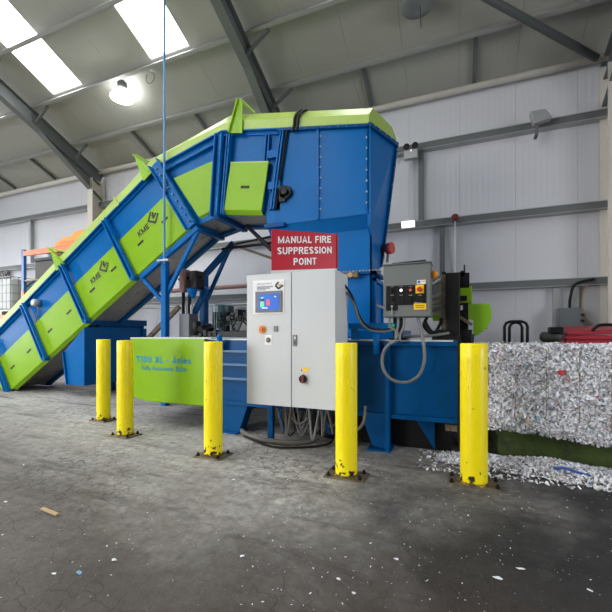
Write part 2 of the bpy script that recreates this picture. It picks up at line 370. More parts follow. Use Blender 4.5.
# roof: liner panels one metre wide, with rooflights left open
PZ = .428
ang = atan(K)
def roof_pt(x, y, up=0): return V((x, y, zr(y)+up))
SKY = [(-9.2, -8.18), (-6.08, -5.06), (-15.4, -14.38), (-12.3, -11.28), (-1.98, -.96)]
ceil = empty('ceiling', (-6.5, D, EAVE), kind='structure')
def slab(m, x0, x1, ya, yb, t=.08, g=.002):
    m.prism([roof_pt(x0+g, ya), roof_pt(x1-g, ya), roof_pt(x1-g, yb), roof_pt(x0+g, yb)], (0, 0, t))
edges = sorted(set([XL, XR]+[q for s in SKY for q in s]))
SKY_LO = 6.14
proto = {}
for a, b in zip(edges[:-1], edges[1:]):
    sky = any(abs(a-s[0]) < .01 for s in SKY)
    n = max(1, round((b-a)/1.03)); wdt = (b-a)/n
    for i in range(n):
        x0 = a+i*wdt
        ye = SKY_LO if sky else RIDGE
        short = sky and a > -3  # unseen upper part of this rooflight strip closed to dim the right wall
        for ya, yb in ((D+.1, ye), (RIDGE, YF)) if not sky else ((D+.1, ye), (3.9, RIDGE), (RIDGE, YF)) if short else ((D+.1, ye), (2*RIDGE-SKY_LO, YF)):
            key = (round(wdt, 3), ya, yb)
            if key in proto:
                q = proto[key]; l = WLOC[q.name].copy(); l.x = x0+wdt/2; share(q, 'roof_panel', ceil, l)
            else:
                m = MB(); slab(m, x0, x0+wdt, ya, yb); proto[key] = m.build('roof_panel', ROOFM, ceil)
# a thin dark line in the joints comes from the backing sheet just above
for ya, yb, nm in ((D+.1, RIDGE, 'roof_sheet'), (RIDGE, YF-.1, 'roof_sheet')):
    for a, b in zip(edges[:-1], edges[1:]):
        if any(abs(a-s[0]) < .01 for s in SKY):
            if a > -3: MB().prism([roof_pt(a, min(ya, 3.9), .09), roof_pt(b, min(ya, 3.9), .09), roof_pt(b, yb, .09), roof_pt(a, yb, .09)], (0, 0, .03)).build(nm, RAFT, ceil)
            continue
        MB().prism([roof_pt(a, ya, .09), roof_pt(b, ya, .09), roof_pt(b, yb, .09), roof_pt(a, yb, .09)], (0, 0, .03)).build(nm, RAFT, ceil)
# rooflights
pr = None
for i, (a, b) in enumerate(SKY):
    wn = empty('window_%d' % (i+1), roof_pt((a+b)/2, SKY_LO), kind='structure')
    for (ya, yb) in ((SKY_LO, 5.10), (5.10, 3.9), (3.9, 2.2), (2.2, .2), (.2, RIDGE), (RIDGE, -4.5), (-4.5, -7.2), (-7.2, 2*RIDGE-SKY_LO))[:2 if a > -3 else 8]:
        m = MB(); m.prism([roof_pt(a+.005, ya-.005, .05), roof_pt(b-.005, ya-.005, .05), roof_pt(b-.005, yb+.005, .05), roof_pt(a+.005, yb+.005, .05)], (0, 0, .015)); m.build('rooflight_pane', PANE, wn)
    m = MB()
    for xx in (a, b): m.bar(roof_pt(xx, SKY_LO, .04), roof_pt(xx, RIDGE if a < -3 else 3.9, .04), .02, .08)
    m.build('rooflight_edge', COLM, wn)
# purlins (Z section), rafters with knee braces, sag struts, diagonal wind brace
py = 7.25
PY = []
while py > RIDGE: PY.append(py); py -= 1.055
for y in PY+[2*RIDGE-q for q in PY]:
    m = MB(); z = zr(y); n = V((0, K, 1)).normalized(); e = V((0, 1, -K)).normalized() if y > RIDGE else V((0, 1, K)).normalized()
    if y < RIDGE: n = V((0, -K, 1)).normalized()
    c = V((0, y, z))-n*.01
    P = lambda x, a, b: V((x, 0, 0))+c+e*a-n*b
    m.prism([P(XL, -.006, 0), P(XL, .006, 0), P(XL, .006, .2), P(XL, -.006, .2)], (XR-XL, 0, 0))
    m.prism([P(XL, 0, 0), P(XL, .07, 0), P(XL, .07, .01), P(XL, 0, .01)], (XR-XL, 0, 0))
    m.prism([P(XL, -.07, .19), P(XL, .0, .19), P(XL, .0, .2), P(XL, -.07, .2)], (XR-XL, 0, 0))
    m.build('purlin', PURL, ceil)
for cx in COLX:
    m = MB(); up = V((0, K, 1)).normalized()
    dz = .2/cos(ang)+.19
    a, b = V((cx, 8.1, zr(8.1)-dz)), V((cx, RIDGE, zr(RIDGE)-dz))
    m.ibeam(a, b, .18, .36, .018)
    m.ibeam(b, V((cx, YF, zr(YF)-dz)), .18, .36, .018)
    # haunch at the eaves
    m.prism([(cx-.01, 8.1, zr(8.1)-dz-.6), (cx-.01, 8.1, zr(8.1)-dz-.15), (cx-.01, 6.3, zr(6.3)-dz-.18)], (.02, 0, 0))
    m.bar((cx, 8.1, zr(8.1)-dz-.6), (cx, 6.3, zr(6.3)-dz-.19), .18, .016)
    m.build('rafter', RAFT, ceil)
    for y in PY[:4]:
        for sx in ((1,) if cx > -5 else (1,)):
            m = MB(); m.bar((cx+.06, y-.02, zr(y)-.2-.30), (cx+.55*sx, y-.02, zr(y)-.17), .05, .05); m.build('knee_brace', RAFT, ceil)
for k in range(-3, 4):
    for d in (1, 2):
        x = -3.8+6.17/3*(3*k+d)
        if XL < x < 3.5:
            MB().bar((x, D-.1, zr(D-.1)-.05), (x, PY[0], zr(PY[0])-.05), .07, .05).build('sag_strut', RAFT, ceil)
A = V((2.25, 7.9, 6.0)); Bp = at(491, 0, 6.62)
MB().tube([A, A+(Bp-A)*2.6], .062, 10).build('wind_brace', RAFT, ceil, smooth=True)

# ---- fittings on wall and roof
def high_bay(px, py_, Y, lit, label, r):
    c = at(px, py_, Y); t = empty('high_bay_lamp', c, label, 'lamp', 'high bay lamps')
    n = 24
    def lathe(prof, nm, m_):
        m = MB()
        for rr, zz in prof: m.v += [c+V((rr*cos(2*pi*k/n), rr*sin(2*pi*k/n), zz)) for k in range(n)]
        for i in range(len(prof)-1):
            for k in range(n): m.f.append((i*n+k, i*n+(k+1) % n, (i+1)*n+(k+1) % n, (i+1)*n+k))
        return m.build(nm, m_, t, smooth=True)
    lathe([(r*.30, .20), (r*.45, .15), (r*.80, .06), (r, 0), (r*.97, -.01), (r*.5, .01), (.01, .02)], 'lens' if lit else 'reflector_dome', LAMPW if lit else GLASSY)
    h = MB(); h.tube([c+V((0, 0, .18)), c+V((0, 0, .22)), c+V((0, 0, .34)), c+V((0, 0, .38))], [.07, .085, .085, .07], 16)
    for k in range(4): h.cyl(c+V((0, 0, .22+.035*k)), c+V((0, 0, .23+.035*k)), .105, 16)
    h.build('driver_housing', RAFT if lit else BLACK, t)
    zt = zr(Y)-.2
    MB().cyl(c+V((0, 0, .38)), (c.x, c.y, zt), .012, 6).build('hanger', STEEL, t)
    return t, c
high_bay(122, 98, 6.35, True, 'lit high bay lamp glowing white under the purlins', .25)
t, c = high_bay(417, 6, 6.45, False, 'unlit glassy high bay lamp in the dark part of the roof', .27)
MB().tube([c+V((.05, 0, -.02)), (c.x+.06, c.y+.05, c.z-.35)], .006, 6).build('cable', RUBBER, t)
c = at(152.5, 70.5, 6.2); t = empty('purlin_sensor', c, 'small white sensor on the purlin between lamp and rooflight', 'sensor')
MB().tube([c+V((0, 0, -.03)), c, c+V((0, 0, .05))], [.03, .05, .05], 12).build('sensor_body', PLASW, t, smooth=True)
MB().tube([c+V((.12*sin(a)-.06, 0, -.14+.12*cos(a))) for a in [2*pi*i/16 for i in range(15)]], .006, 5).build('cable_loop', RUBBER, t, smooth=True)
# small camera / floodlight on the upper girt
c = at(538, 122, 7.95); t = empty('floodlight', c, 'grey floodlight on a bracket above the top right wall girt', 'light')
m = MB(); m.prism([c+V((-.15, -.2, .12)), c+V((.08, -.2, .12)), c+V((.19, -.2, -.06)), c+V((-.09, -.2, -.11))], (0, .20, .03)); m.build('housing', ZINC, t, bevel=.01)
m = MB(); m.bar(c+V((-.03, -.1, -.05)), c+V((-.03, -.05, -.25)), .05, .04); m.bar(c+V((-.03, -.05, -.25)), c+V((-.03, .1, -.25)), .05, .04); m.build('bracket', RAFT, t)
# emergency twin spot
c = at(411, 155, 7.95); t = empty('emergency_light', c, 'emergency light with twin black spot heads on the upper girt', 'light')
MB().box(c+V((-.14, -.06, -.09)), c+V((.14, .06, .09))).build('housing', ZINC, t, bevel=.01)
for sx in (-.08, .09):
    m = MB(); m.tube([c+V((sx, -.10, .14)), c+V((sx, -.06, .15)), c+V((sx, .0, .15))], [.065, .06, .03], 12); m.build('spot_head', BLACK, t, smooth=True)
MB().box(c+V((-.01, -.07, .05)), c+V((.02, -.06, .08))).build('indicator', BTNW, t)
# lit strip on the middle girt
c = at(408, 224, 7.93); t = empty('exit_light', c, 'small lit white box light on the middle wall girt', 'light')
MB().box(c+V((-.13, -.03, -.06)), c+V((.13, .06, .06))).build('lens', LEDW, t, bevel=.008)
MB().box(c+V((-.14, .06, -.07)), c+V((.14, .10, .07))).build('back_plate', ZINC, t)
# alarm bell and conduit
c = at(455, 218, 7.95); t = empty('alarm_sounder', c, 'small dark red alarm sounder above a thin white conduit', 'alarm')
MB().tube([c+V((0, -.1, 0)), c+V((0, -.06, 0)), c+V((0, .08, 0))], [.05, .07, .05], 14).build('sounder_body', mat('dark_red_plastic', srgb(110, 24, 30), .4), t, smooth=True)
MB().tube([c+V((0, .02, -.05)), c+V((0, .14, -.2)), c+V((0, .21, -1.2)), c+V((0, .21, -2.0))], .014, 8).build('conduit', PLASW, t)
# electric cabinet on wall struts
a, b = at(557, 332, 8.0), at(580, 308, 8.0)
t = empty('wall_enclosure', (a.x, 8.0, a.z), 'grey electrical box on wall struts behind the paper bale', 'electrical box')
MB().box((a.x, 7.86, a.z), (b.x, 8.08, b.z)).build('housing', BOXD, t, bevel=.01)
MB().box((a.x+.015, 7.845, a.z+.015), (b.x-.015, 7.86, b.z-.015)).build('door', BOXD, t, bevel=.004)
for q in (.25, .4): MB().box((b.x-.03, 7.82, a.z+q*.7), (b.x+.02, 7.845, a.z+q*.7+.04)).build('latch', BLACK, t)
MB().box((a.x+.06, 7.842, a.z+.03), (a.x+.11, 7.845, a.z+.06)).build('rating_plate', WHITE, t)
MB().tube(smooth_path([(a.x+.18, 7.95, b.z), (a.x+.19, 7.93, b.z+.2), (a.x+.27, 7.95, b.z+.42), (a.x+.55, 7.96, b.z+.50)]), .024, 8).build('supply_cable', RUBBER, t, smooth=True)
MB().tube(smooth_path([(b.x+.12, 8.0, b.z+.42), (b.x+.03, 7.95, b.z+.18), (b.x+.04, 7.92, a.z+.3), (b.x+.20, 7.95, a.z+.12), (b.x+.34, 8.0, a.z+.05)]), .007, 6).build('yellow_cable', mat('dull_yellow_cable', srgb(170, 150, 80), .5), t, smooth=True)
# pipe along the wall below the lowest girt
MB().tube([(-9.5, 7.85, 2.36), (-7, 7.85, 2.35), (-4, 7.85, 2.38), (-2.2, 7.85, 2.40)], .055, 10).build('lagged_pipe', BROWN, wb, smooth=True)
MB().cyl((-9.5, 7.9, 1.93), (-2.2, 7.9, 1.93), .03, 10).build('steel_pipe', ZINC, wb, smooth=True)

# ================================================================== FEED CONVEYOR
YV, YB = 4.9, 5.72
cv = empty('feed_conveyor', (-8.5, 5.3, 0), 'blue and lime green covered conveyor climbing to the tall blue hopper', 'conveyor')
AL = radians(32.2); e1 = V((cos(AL), 0, sin(AL))); n1 = V((-sin(AL), 0, cos(AL))); O1 = V((-8.6, 0, .07))
def inc(s, h, y=YV): p = O1+e1*s+n1*h; return V((p.x, y, p.z))
def P2(v): return (v.x, v.z)
S0 = -2.2
jt, jb = (-4.745, 4.025), (-3.98, 2.955)                # first bend, top and bottom
kt, kb = (-3.40, 4.37), (-3.50, 3.06)                   # second bend
ht, hb = (-2.42, 4.205), (-2.60, 2.97)                  # end of head section
sec1 = [P2(inc(S0, 0)), jb, jt, P2(inc(S0, 1.27))]
# the infeed end dips to the floor and runs off level: cut sec1 at floor
def floor_clip(h, z=.03):
    s = (z-O1.z-n1.z*h)/e1.z; return P2(inc(s, h))
f_top = P2(inc(-2.2, 1.27)); 
sec1 = [floor_clip(0), jb, jt, (-10.9, jt[1]-(jt[0]+10.9)*tan(AL)), (-10.9, .03)]
if sec1[3][1] < .1: sec1[3] = (-10.9, .12)
for nm, poly in (('side_sheet', sec1), ('side_sheet', [jb, kb, kt, jt]), ('side_sheet', [kb, hb, ht, kt])):
    MB().xz(poly, YV+.035, YV+.055).build(nm, BLUE, cv)
    MB().xz(poly, YB-.055, YB-.035).build('rear_side_sheet', BLUE, cv)
for a, b in ((floor_clip(0), jb), (jb, kb), (kb, hb)):
    d = V((b[0]-a[0], 0, b[1]-a[1])).normalized(); nn = V((-d.z, 0, d.x))
    p, q = V((a[0], 0, a[1]))+nn*.05, V((b[0], 0, b[1]))+nn*.05
    MB().prism([(p.x, YV+.06, p.z), (q.x, YV+.06, q.z), (q.x, YB-.06, q.z), (p.x, YB-.06, p.z)], nn*.02).build('belt_pan', PAN, cv)
    # bottom frame rails, front and back
    MB().prism([(p.x, YB-.09, p.z-.05), (q.x, YB-.09, q.z-.05), (q.x, YB-.09, q.z+.06), (p.x, YB-.09, p.z+.06)], (0, .12, 0)).build('rear_chord', BLUE_D, cv)
# cross frames under the bends
for (x, z) in (jb, kb):
    MB().bar((x, YV-.02, z+.0), (x, YB+.02, z+.0), .10, .09).build('cross_frame', BLUE_D, cv, bevel=.004)
# green guard panels with the folded lower edge
def guard(poly, foldpairs, name='guard_panel', flip=1):
    m = MB(); m.xz(poly, YV, YV+.03)
    (a, b) = foldpairs
    d = V((b[0]-a[0], 0, b[1]-a[1])).normalized(); nn = V((d.z, 0, -d.x))
    A_, B_ = V((a[0], YV, a[1])), V((b[0], YV, b[1]))
    m.prism([A_, B_, B_+nn*.055+V((0, .06, 0)), A_+nn*.055+V((0, .06, 0))], V((0, .012, 0))+nn*-.004)
    return m.build(name, GREEN, cv)
gb0, gb1 = P2(inc(-.02, 0)), P2(inc(5.40, 0)); gt1 = P2(inc(5.33, .765)); gt0 = P2(inc(-1.15, .765))
guard([P2(inc(-.06, 0)), gb1, gt1, (-10.5, gt1[1]-(gt1[0]+10.5)*tan(AL)), (-10.5, .05)] if False else [P2(inc(-.06, 0)), gb1, gt1, P2(inc(-1.27, .765))], (P2(inc(0, 0)), gb1))
guard([(-3.855, 3.09), (-3.60, 3.165), (-3.468, 3.965), (-4.365, 3.785)], ((-3.855, 3.09), (-3.60, 3.165)))
G3 = [at(*q, YV-.05) for q in ((223.7, 210), (261.3, 210.5), (268.2, 162.7), (230.6, 163.5))]
m = MB(); m.prism(G3, (0, .022, 0)); m.prism([G3[0], G3[1], G3[1]+V((0, .06, -.06)), G3[0]+V((0, .06, -.06))], (0, .012, .004)); m.build('guard_panel', GREEN, cv, bevel=.004)
MB().prism([G3[3]+V((0, -.004, 0)), G3[2]+V((0, -.004, 0)), G3[2]+V((0, -.004, .025)), G3[3]+V((0, -.004, .022))], (0, .05, 0)).build('lit_edge_lip', GREEN_P, cv)  # pale lip painted in for the lit top edge of the panel
# hand slots
slots = [((12.7, 367), 0), ((29, 351), 0), ((50, 330.6), 0), ((69, 312), 0), ((92.4, 290), 0), ((113.7, 269), 0), ((140.6, 243), 0), ((164.7, 220), 0), ((245, 187), 1)]
for (px, py_), k in slots:
    c = at(px, py_, YV-.051*k); d = e1 if k == 0 else V((1, 0, -.14)).normalized(); n_ = V((-d.z, 0, d.x))
    m = MB(); m.prism([c+d*.075+n_*.019, c-d*.075+n_*.019, c-d*.075-n_*.019, c+d*.075-n_*.019], (0, .004, 0))
    for v in m.v: v.y -= .004
    m.build('hand_slot', BLACK, cv)
# top rails (blue angle) along the cover line
def rail(a, b, w=.07):
    d = V((b[0]-a[0], 0, b[1]-a[1])).normalized(); nn = V((d.z, 0, -d.x))
    A_, B_ = V((a[0], YV-.04, a[1])), V((b[0], YV-.04, b[1]))
    m = MB(); m.prism([A_, B_, B_+nn*.02, A_+nn*.02], (0, .08, 0)); m.prism([A_+V((0, .05, 0)), B_+V((0, .05, 0)), B_+nn*w+V((0, .05, 0)), A_+nn*w+V((0, .05, 0))], (0, .02, 0)); m.build('top_rail', BLUE, cv)
rail(P2(inc(-2.2, 1.27)), jt, .07); rail(jt, kt, .10); rail(kt, ht, .07)
MB().bar((-4.60, YV-.0, 3.93), (-3.46, YV-.0, 4.22), .05, .03).build('inner_rail', BLUE, cv)
# blue straps: channel with two lips
def strap(p, q, w=.13, y=YV, name='strap'):
    p, q = V((p[0], y-.035, p[1])), V((q[0], y-.035, q[1])); d = (q-p).normalized(); r = V((d.z, 0, -d.x))
    m = MB(); m.bar(p, q, w, .02, (0, 1, 0))
    for sgn in (-1, 1): m.bar(p+r*sgn*(w/2-.01)+V((0, -.03, 0)), q+r*sgn*(w/2-.01)+V((0, -.03, 0)), .018, .07, (0, 1, 0))
    return m.build(name, BLUE, cv)
for s in (-.1, 1.27, 2.63, 4.0):
    strap(P2(inc(s, 1.25)), P2(inc(s, -.04)), .10)
    p = inc(s, -.04, YV-.03); MB().cyl(p+V((0, -.06, 0)), p+V((0, .05, 0)), .045, 10).build('strap_foot', BLUE, cv)
dn = (V((jb[0], 0, jb[1]))-V((jt[0], 0, jt[1]))).normalized()
strap((jt[0]+.02, jt[1]+.05), (jb[0]+.02, jb[1]-.02), .21, YV-.01); 
strap((kt[0]-.01, kt[1]-.07), (kb[0]-.0, kb[1]-.02), .14, YV-.01)
strap((kt[0]+.15, kt[1]-.10), (kb[0]+.13, kb[1]-.01), .06, YV+.03)
for a, b in ((jt, jb), (kt, kb)):
    m = MB()
    for k in range(9):
        t_ = (k+.5)/9; c = V((a[0]+(b[0]-a[0])*t_, YV-.085, a[1]+(b[1]-a[1])*t_)); m.cyl(c+V((.04, 0, 0)), c+V((.04, .03, 0)), .014, 6)
    m.build('bolt_row', STEEL, cv, kind='stuff')
# head section: uprights, crossbars, seam rail, drive bearing
strap((-2.60, 4.16), (-2.70, 3.02), .07, YV+.085)
strap((-2.34, 4.14), (-2.50, 3.02), .06, YV+.03)
for z in (3.83, 3.37): MB().box((-2.57, YV-.05, z-.05), (-2.38, YV+.05, z+.06)).build('head_crossbar', BLUE, cv)
MB().tube([(-2.27, YV-.035, 4.16), (-2.46, YV-.035, 3.02)], .018, 6).build('seam_seal', RUBBER, cv)
c = at(285, 192, YV-.05)
m = MB(); m.cyl(c, c+V((0, .09, 0)), .095, 18); m.cyl(c+V((0, -.05, 0)), c, .05, 14); m.box(c+V((-.10, 0, -.13)), c+V((.0, .08, .1))); m.build('drive_bearing', BLACK, cv, bevel=.006)
MB().box(at(273, 226, YV)+V((-.12, -.05, -.03)), at(273, 226, YV)+V((.2, .04, .03))).build('head_foot', BLUE_D, cv)
# cover hood
XE = -1.05
def cover(nodes):
    rows = []
    for (b, f, t, sh) in nodes:
        rows.append([V((b[0], YV-.03, b[1])), V((f[0], YV-.03, f[1])), V((t[0], YV+.09, t[1])), V((t[0]+sh*.7, YB-.10, t[1]+sh*.2)), V((f[0]+sh, YB+.03, f[1]+sh*.3)), V((b[0]+sh, YB+.03, b[1]+sh*.4))])
    return rows
def cover_piece(r0, r1):
    m = MB(); m.add(r0+r1, [(i, i+1, i+7, i+6) for i in range(5)]+[(0, 1, 2, 3, 4, 5), tuple(range(6, 12))]); m.build('cover', GREEN_P, cv)
rows = cover([(P2(inc(-2.6, 1.27)), P2(inc(-2.6, 1.385)), P2(inc(-2.6, 1.475)), 0),
              ((jt[0]+.0, jt[1]+.0), (jt[0]-.06, jt[1]+.14), (jt[0]-.08, jt[1]+.23), 0),
              ((kt[0], kt[1]), (-3.36, 4.47), (-3.32, 4.64), 0),
              ((-3.05, 4.305), (-3.05, 4.45), (-3.05, 4.61), 0),
              ((-1.085, 3.985), (-1.077, 4.107), (-1.055, 4.25), .22)])
for i in range(4): cover_piece(rows[i], rows[i+1])
# cover joints, hinge tabs
for s in (4.35,):
    MB().prism([inc(s, 1.27, YV-.045), inc(s+.05, 1.27, YV-.045), inc(s+.05, 1.46, YV-.045), inc(s, 1.46, YV-.045)], (0, .06, 0)).build('hinge_tab', GREEN_P, cv)
m = MB()
for x, r in ((-2.13, .022), (-2.07, .02)):
    z = 4.305+(x+3.05)*-.163
    m.tube(smooth_path([(x-.05, YV-.045, z-.06), (x-.02, YV-.05, z+.02), (x, YV-.05, z+.15), (x+.04, YV+.08, z+.29), (x+.05, YV+.25, z+.31)]), r, 6)
m.build('hose_pair', RUBBER, cv, smooth=True)
MB().box((-2.10, YV-.05, 4.13), (-2.06, YV+.0, 4.27)).build('hose_clip', PLASW, cv)
# triangular green brackets standing proud of the cover
def bracket(pts, tip, foot):
    y = YV-.06
    p = [at(px, py_, y) for px, py_ in pts]
    m = MB(); m.prism(p, (0, .02, 0)); m.bar(p[0], p[1], .02, .06, (0, 1, 0)); br = m.build('gusset', GREEN, cv)
    a, b = at(*tip, y), at(*foot, YV+.15); MB().bar(a, b, .05, .03).build('gusset_brace', GREEN_P, cv)
bracket([(48.8, 248), (63.5, 264), (56.5, 271)], (49.5, 248.5), (68, 252))
bracket([(133.8, 155), (152, 171.5), (143.5, 181)], (134.5, 155), (150, 163))
bracket([(238, 99), (229, 133), (242, 132.8), (242, 101)], (240, 99.5), (254, 113))
# rotation sensor on blue side
c = at(37.5, 303, YV); m = MB(); m.tube([c+V((0, -.1, 0)), c+V((0, -.08, 0)), c+V((0, .03, 0))], [.05, .075, .075], 16); m.build('rotation_sensor', ZINC, cv, smooth=True)
c2 = c+V((.05, -.03, -.05)); MB().tube(smooth_path([c2, c2+V((.02, 0, -.12)), c2+V((-.06, .02, -.25)), c2+V((-.1, .03, -.34))]), .01, 6).build('sensor_cable', HOSE, cv)
# support frame
fx = atx(165, YV)
MB().box((fx-.045, YV-.05, 0), (fx+.055, YV+.05, 2.42)).build('support_post', BLUE, cv, bevel=.006)
rod_top = zr(YV-.07)-.02
rx_ = atx(164.3, YV-.10); MB().tube([(rx_, YV-.10, 2.36), (rx_, YV-.10, rod_top)], .019, 8).build('suspension_rod', mat('steel_blue_rod_paint', srgb(84, 140, 190), .4), cv)
MB().box((fx-.06, YV-.13, 2.40), (fx+.18, YV-.05, 2.43)).build('rod_clamp', ZINC, cv)
def brace(a, b, Y, wd=.07, m_=BLUE): MB().bar(at(*a, Y), at(*b, Y), wd, wd).build('brace', m_, cv)
brace((142, 277), (198.5, 228), YV+.02, .08); brace((198, 231), (166, 296), YV+.03, .06); brace((141, 276), (165, 304), YV+.03, .06)
rx = atx(204, YB)
MB().box((rx-.06, YB-.06, 0), (rx+.06, YB+.06, at(204, 274, YB).z)).build('support_post', BLUE_D, cv, bevel=.006)
brace((234, 243), (203, 277), YB, .09, BLUE_D); brace((228, 252), (206, 302), YB+.01, .055, BLUE_D); brace((207, 288), (181, 340), YB-.3, .08, BLUE_D)
# rear green guard seen from below
a, b = P2(inc(2.2, 0)), jb
MB().prism([(a[0], YB+.0, a[1]), (b[0], YB+.0, b[1]), (b[0], YB+.05, b[1]+.12), (a[0], YB+.05, a[1]+.12)], (0, .01, 0)).build('rear_guard', GREEN, cv)
# tail chute under the incline
q = [at(64.7, 351, YV+.03), at(82.7, 337.6, YV+.03), at(84.3, 385.8, YV+.03), at(68, 385.8, YV+.03)]
CX = q[2].x; zb = q[2].z
m = MB(); zt_ = 1.40
m.prism([(q[0].x, YV+.03, q[0].z), (CX, YV+.03, 1.33), (CX, YV+.03, zb), (q[3].x, YV+.03, zb)], (0, 1.45, 0)); m.build('tail_chute', BLUE, cv, bevel=.006)
MB().bar((q[0].x-.02, YV+.02, q[0].z-.02), (q[3].x-.01, YV+.02, zb), .02, .05).build('chute_rim', BLUE, cv)
MB().box((CX-.05, YV+.06, 1.38), (CX+.06, 6.4, 1.50)).build('chute_beam', BLUE_D, cv)
MB().box((CX-.30, YV+.35, 1.0), (CX-.005, 6.38, 1.44)).build('chute_neck', BLUE_D, cv)
MB().box((CX-.06, 6.3, 0), (CX+.05, 6.4, 1.32)).build('support_post', BLUE, cv)
for yy in (5.75, 6.2): MB().box((CX-.35, yy, 0), (CX-.25, yy+.1, zb+.02)).build('chute_leg', BLUE_D, cv)
MB().bar((-7.3, 6.0, .1), (-5.2, 6.0, 1.75), .08, .08).build('rear_brace', STEEL, cv)
# lettering and maker's emblem on the green guard
def emblem(px, py_):
    c = at(px, py_, YV-.004); m = MB()
    a = radians(-13); ex = V((cos(a), 0, sin(a))); ez = V((-sin(a)+.08, 0, cos(a)))
    s = .082
    def st(p, q, w): m.bar(c+ex*p[0]*s+ez*p[1]*s, c+ex*q[0]*s+ez*q[1]*s, w, .006, (0, 1, 0))
    st((-1, 1), (-1, -1), .026); st((-1.15, -.98), (1.1, -.98), .036); st((1.0, .95), (1.0, -1), .024)
    st((-.42, .95), (.05, -.25), .022); st((.05, -.25), (.50, .95), .022); st((-.42, 1.0), (-.42, .1), .016)
    return m.build('maker_emblem', BLKP, cv)
emblem(104, 266); emblem(153, 217)
for px, py_ in ((92, 284.5), (139.5, 237.5)):
    o = at(px, py_, YV-.004); letters('maker_letter', 'KME', .105, o, e1, n1, BLKP, cv, .20)
    letters('small_letter', 'LTD', .055, o+e1*.36, e1, n1, GREYP, cv, .16)

# ================================================================== HOPPER
hp = empty('hopper', (-1.8, 5.3, 1.14), 'tall blue sheet metal hopper with bolted seams above the baler', 'hopper')
def topz(x): return 3.98+(-1.085-x)*.163
YL = 5.05
xa, xb, xc = -2.42, -1.80, -1.085
MB().prism([(xa, YV, 2.80), (xb-.012, YV, 2.80), (xb-.012, YV, topz(xb)), (xa+.1, YV, topz(xa+.1))], (0, .02, 0)).build('front_sheet', BLUE, hp)
MB().prism([(xb+.012, YV, 2.80), (xc, YV, 2.80), (xc, YV, topz(xc)), (xb+.012, YV, topz(xb))], (0, .02, 0)).build('front_sheet', BLUE, hp)
MB().prism([(-2.62, YV+.02, 2.80), (xc, YV+.02, 2.80), (xc, YL, 2.64), (-2.62, YL, 2.64)], (0, .02, .015)).build('front_crease', BLUE, hp)
MB().box((-2.62, YV+.0, 2.78), (xa+.01, YV+.03, 3.02)).build('front_corner', BLUE, hp)
MB().box((xb-.02, YV-.03, 2.80), (xb+.012, YV+.0, topz(xb)-.01)).build('seam_flange', BLUE, hp)
MB().prism([(xc-.0, YV-.02, 2.64), (xc+.02, YV-.02, 2.64), (xc+.02, YV-.02, 3.99), (xc, YV-.02, 3.99)], (0, .03, 0)).build('corner_flange', BLUE, hp)
# right end: near edge upright, far edge flaring out towards the top
D1, D2 = V((-.862, YB, 4.07)), V((-1.09, YB, 2.23))
m = MB(); m.add([(xc, YV, 2.62), (xc, YV, 3.985), D1, D2, (xc-.02, YV, 2.62), (xc-.02, YV, 3.985), D1+V((-.02, 0, 0)), D2+V((-.02, 0, 0))], [(0, 1, 2), (0, 2, 3), (4, 6, 5), (4, 7, 6), (0, 4, 5, 1), (1, 5, 6, 2), (2, 6, 7, 3), (3, 7, 4, 0)]); m.build('end_sheet', BLUE, hp)
m = MB(); m.bar((xc+.0, YV-.03, 3.97), D1+V((.02, 0, -.02)), .06, .06); m.bar(D1+V((.01, 0, 0)), D2, .06, .06); m.build('end_flange', BLUE_D, hp)
m = MB(); m.bar((xa, YV-.02, topz(xa)-.02), (xc, YV-.02, topz(xc)-.02), .06, .04); m.build('top_flange', BLUE_D, hp)
m = MB(); m.prism([(-2.6, YB-.02, 1.14), (xc, YB-.02, 1.14), (xc, YB-.02, 2.3), (-.88, YB-.02, 4.05), (-2.6, YB-.02, 4.2)], (0, .02, 0)); m.build('rear_sheet', BLUE, hp)
# bolts
m = MB()
for k in range(8):
    z = 2.95+k*.145
    for x in (xb+.03, xc-.03): m.cyl((x, YV-.015, z), (x, YV, z), .013, 6)
for k in range(10):
    x = xa+.2+k*.12; m.cyl((x, YV-.05, topz(x)-.025), (x, YV-.03, topz(x)-.025), .012, 6)
for k in range(7):
    p = D1.lerp(D2, (k+.4)/7)+V((.03, -.03, 0)); m.cyl(p, p+V((.02, -.01, 0)), .014, 6)
for k in range(5):
    p = V((xc, YV-.03, 3.97)).lerp(D1, (k+.5)/5)+V((.03, 0, 0)); m.cyl(p, p+V((.02, -.01, 0)), .013, 6)
m.build('bolts', ZINC, hp, kind='stuff')
# lower box, waist flange, access door on the right side
MB().box((-2.55, YL, 1.16), (xc, YL+.02, 2.66)).build('lower_front', BLUE, hp)
MB().box((xc-.02, YL, 1.16), (xc, YB, 2.66)).build('lower_end', BLUE, hp)
MB().box((-2.55, YL, 1.16), (-2.53, YB, 2.66)).build('lower_end', BLUE, hp)
m = MB(); m.box((-2.6, YL-.07, 2.02), (xc+.08, YL, 2.05)); m.box((xc, YL-.07, 2.02), (xc+.08, YB, 2.05)); m.build('waist_flange', BLUE_D, hp)
m = MB()
for k in range(14): m.cyl((-1.55+k*.045, YL-.05, 2.05), (-1.55+k*.045, YL-.05, 2.075), .013, 6)
for k in range(10): m.cyl((xc+.05, YL+.05+k*.065, 2.05), (xc+.05, YL+.05+k*.065, 2.075), .013, 6)
m.build('waist_bolts', STEEL, hp, kind='stuff')
dr = MB().box((xc, YL+.12, 1.28), (xc+.02, YB-.06, 1.92)).build('access_door', BLUE, hp, bevel=.005)
m = MB()
for (ya, yb, za, zb_) in ((YL+.06, YL+.12, 1.2, 1.98), (YB-.06, YB-.01, 1.2, 1.98), (YL+.06, YB-.01, 1.93, 1.98)): m.box((xc, ya, za), (xc+.05, yb, zb_))
m.build('door_frame', BLUE, hp)
MB().box((xc+.02, YL+.1, 1.58), (xc+.05, YB-.03, 1.62)).build('door_bar', ZINC, dr)
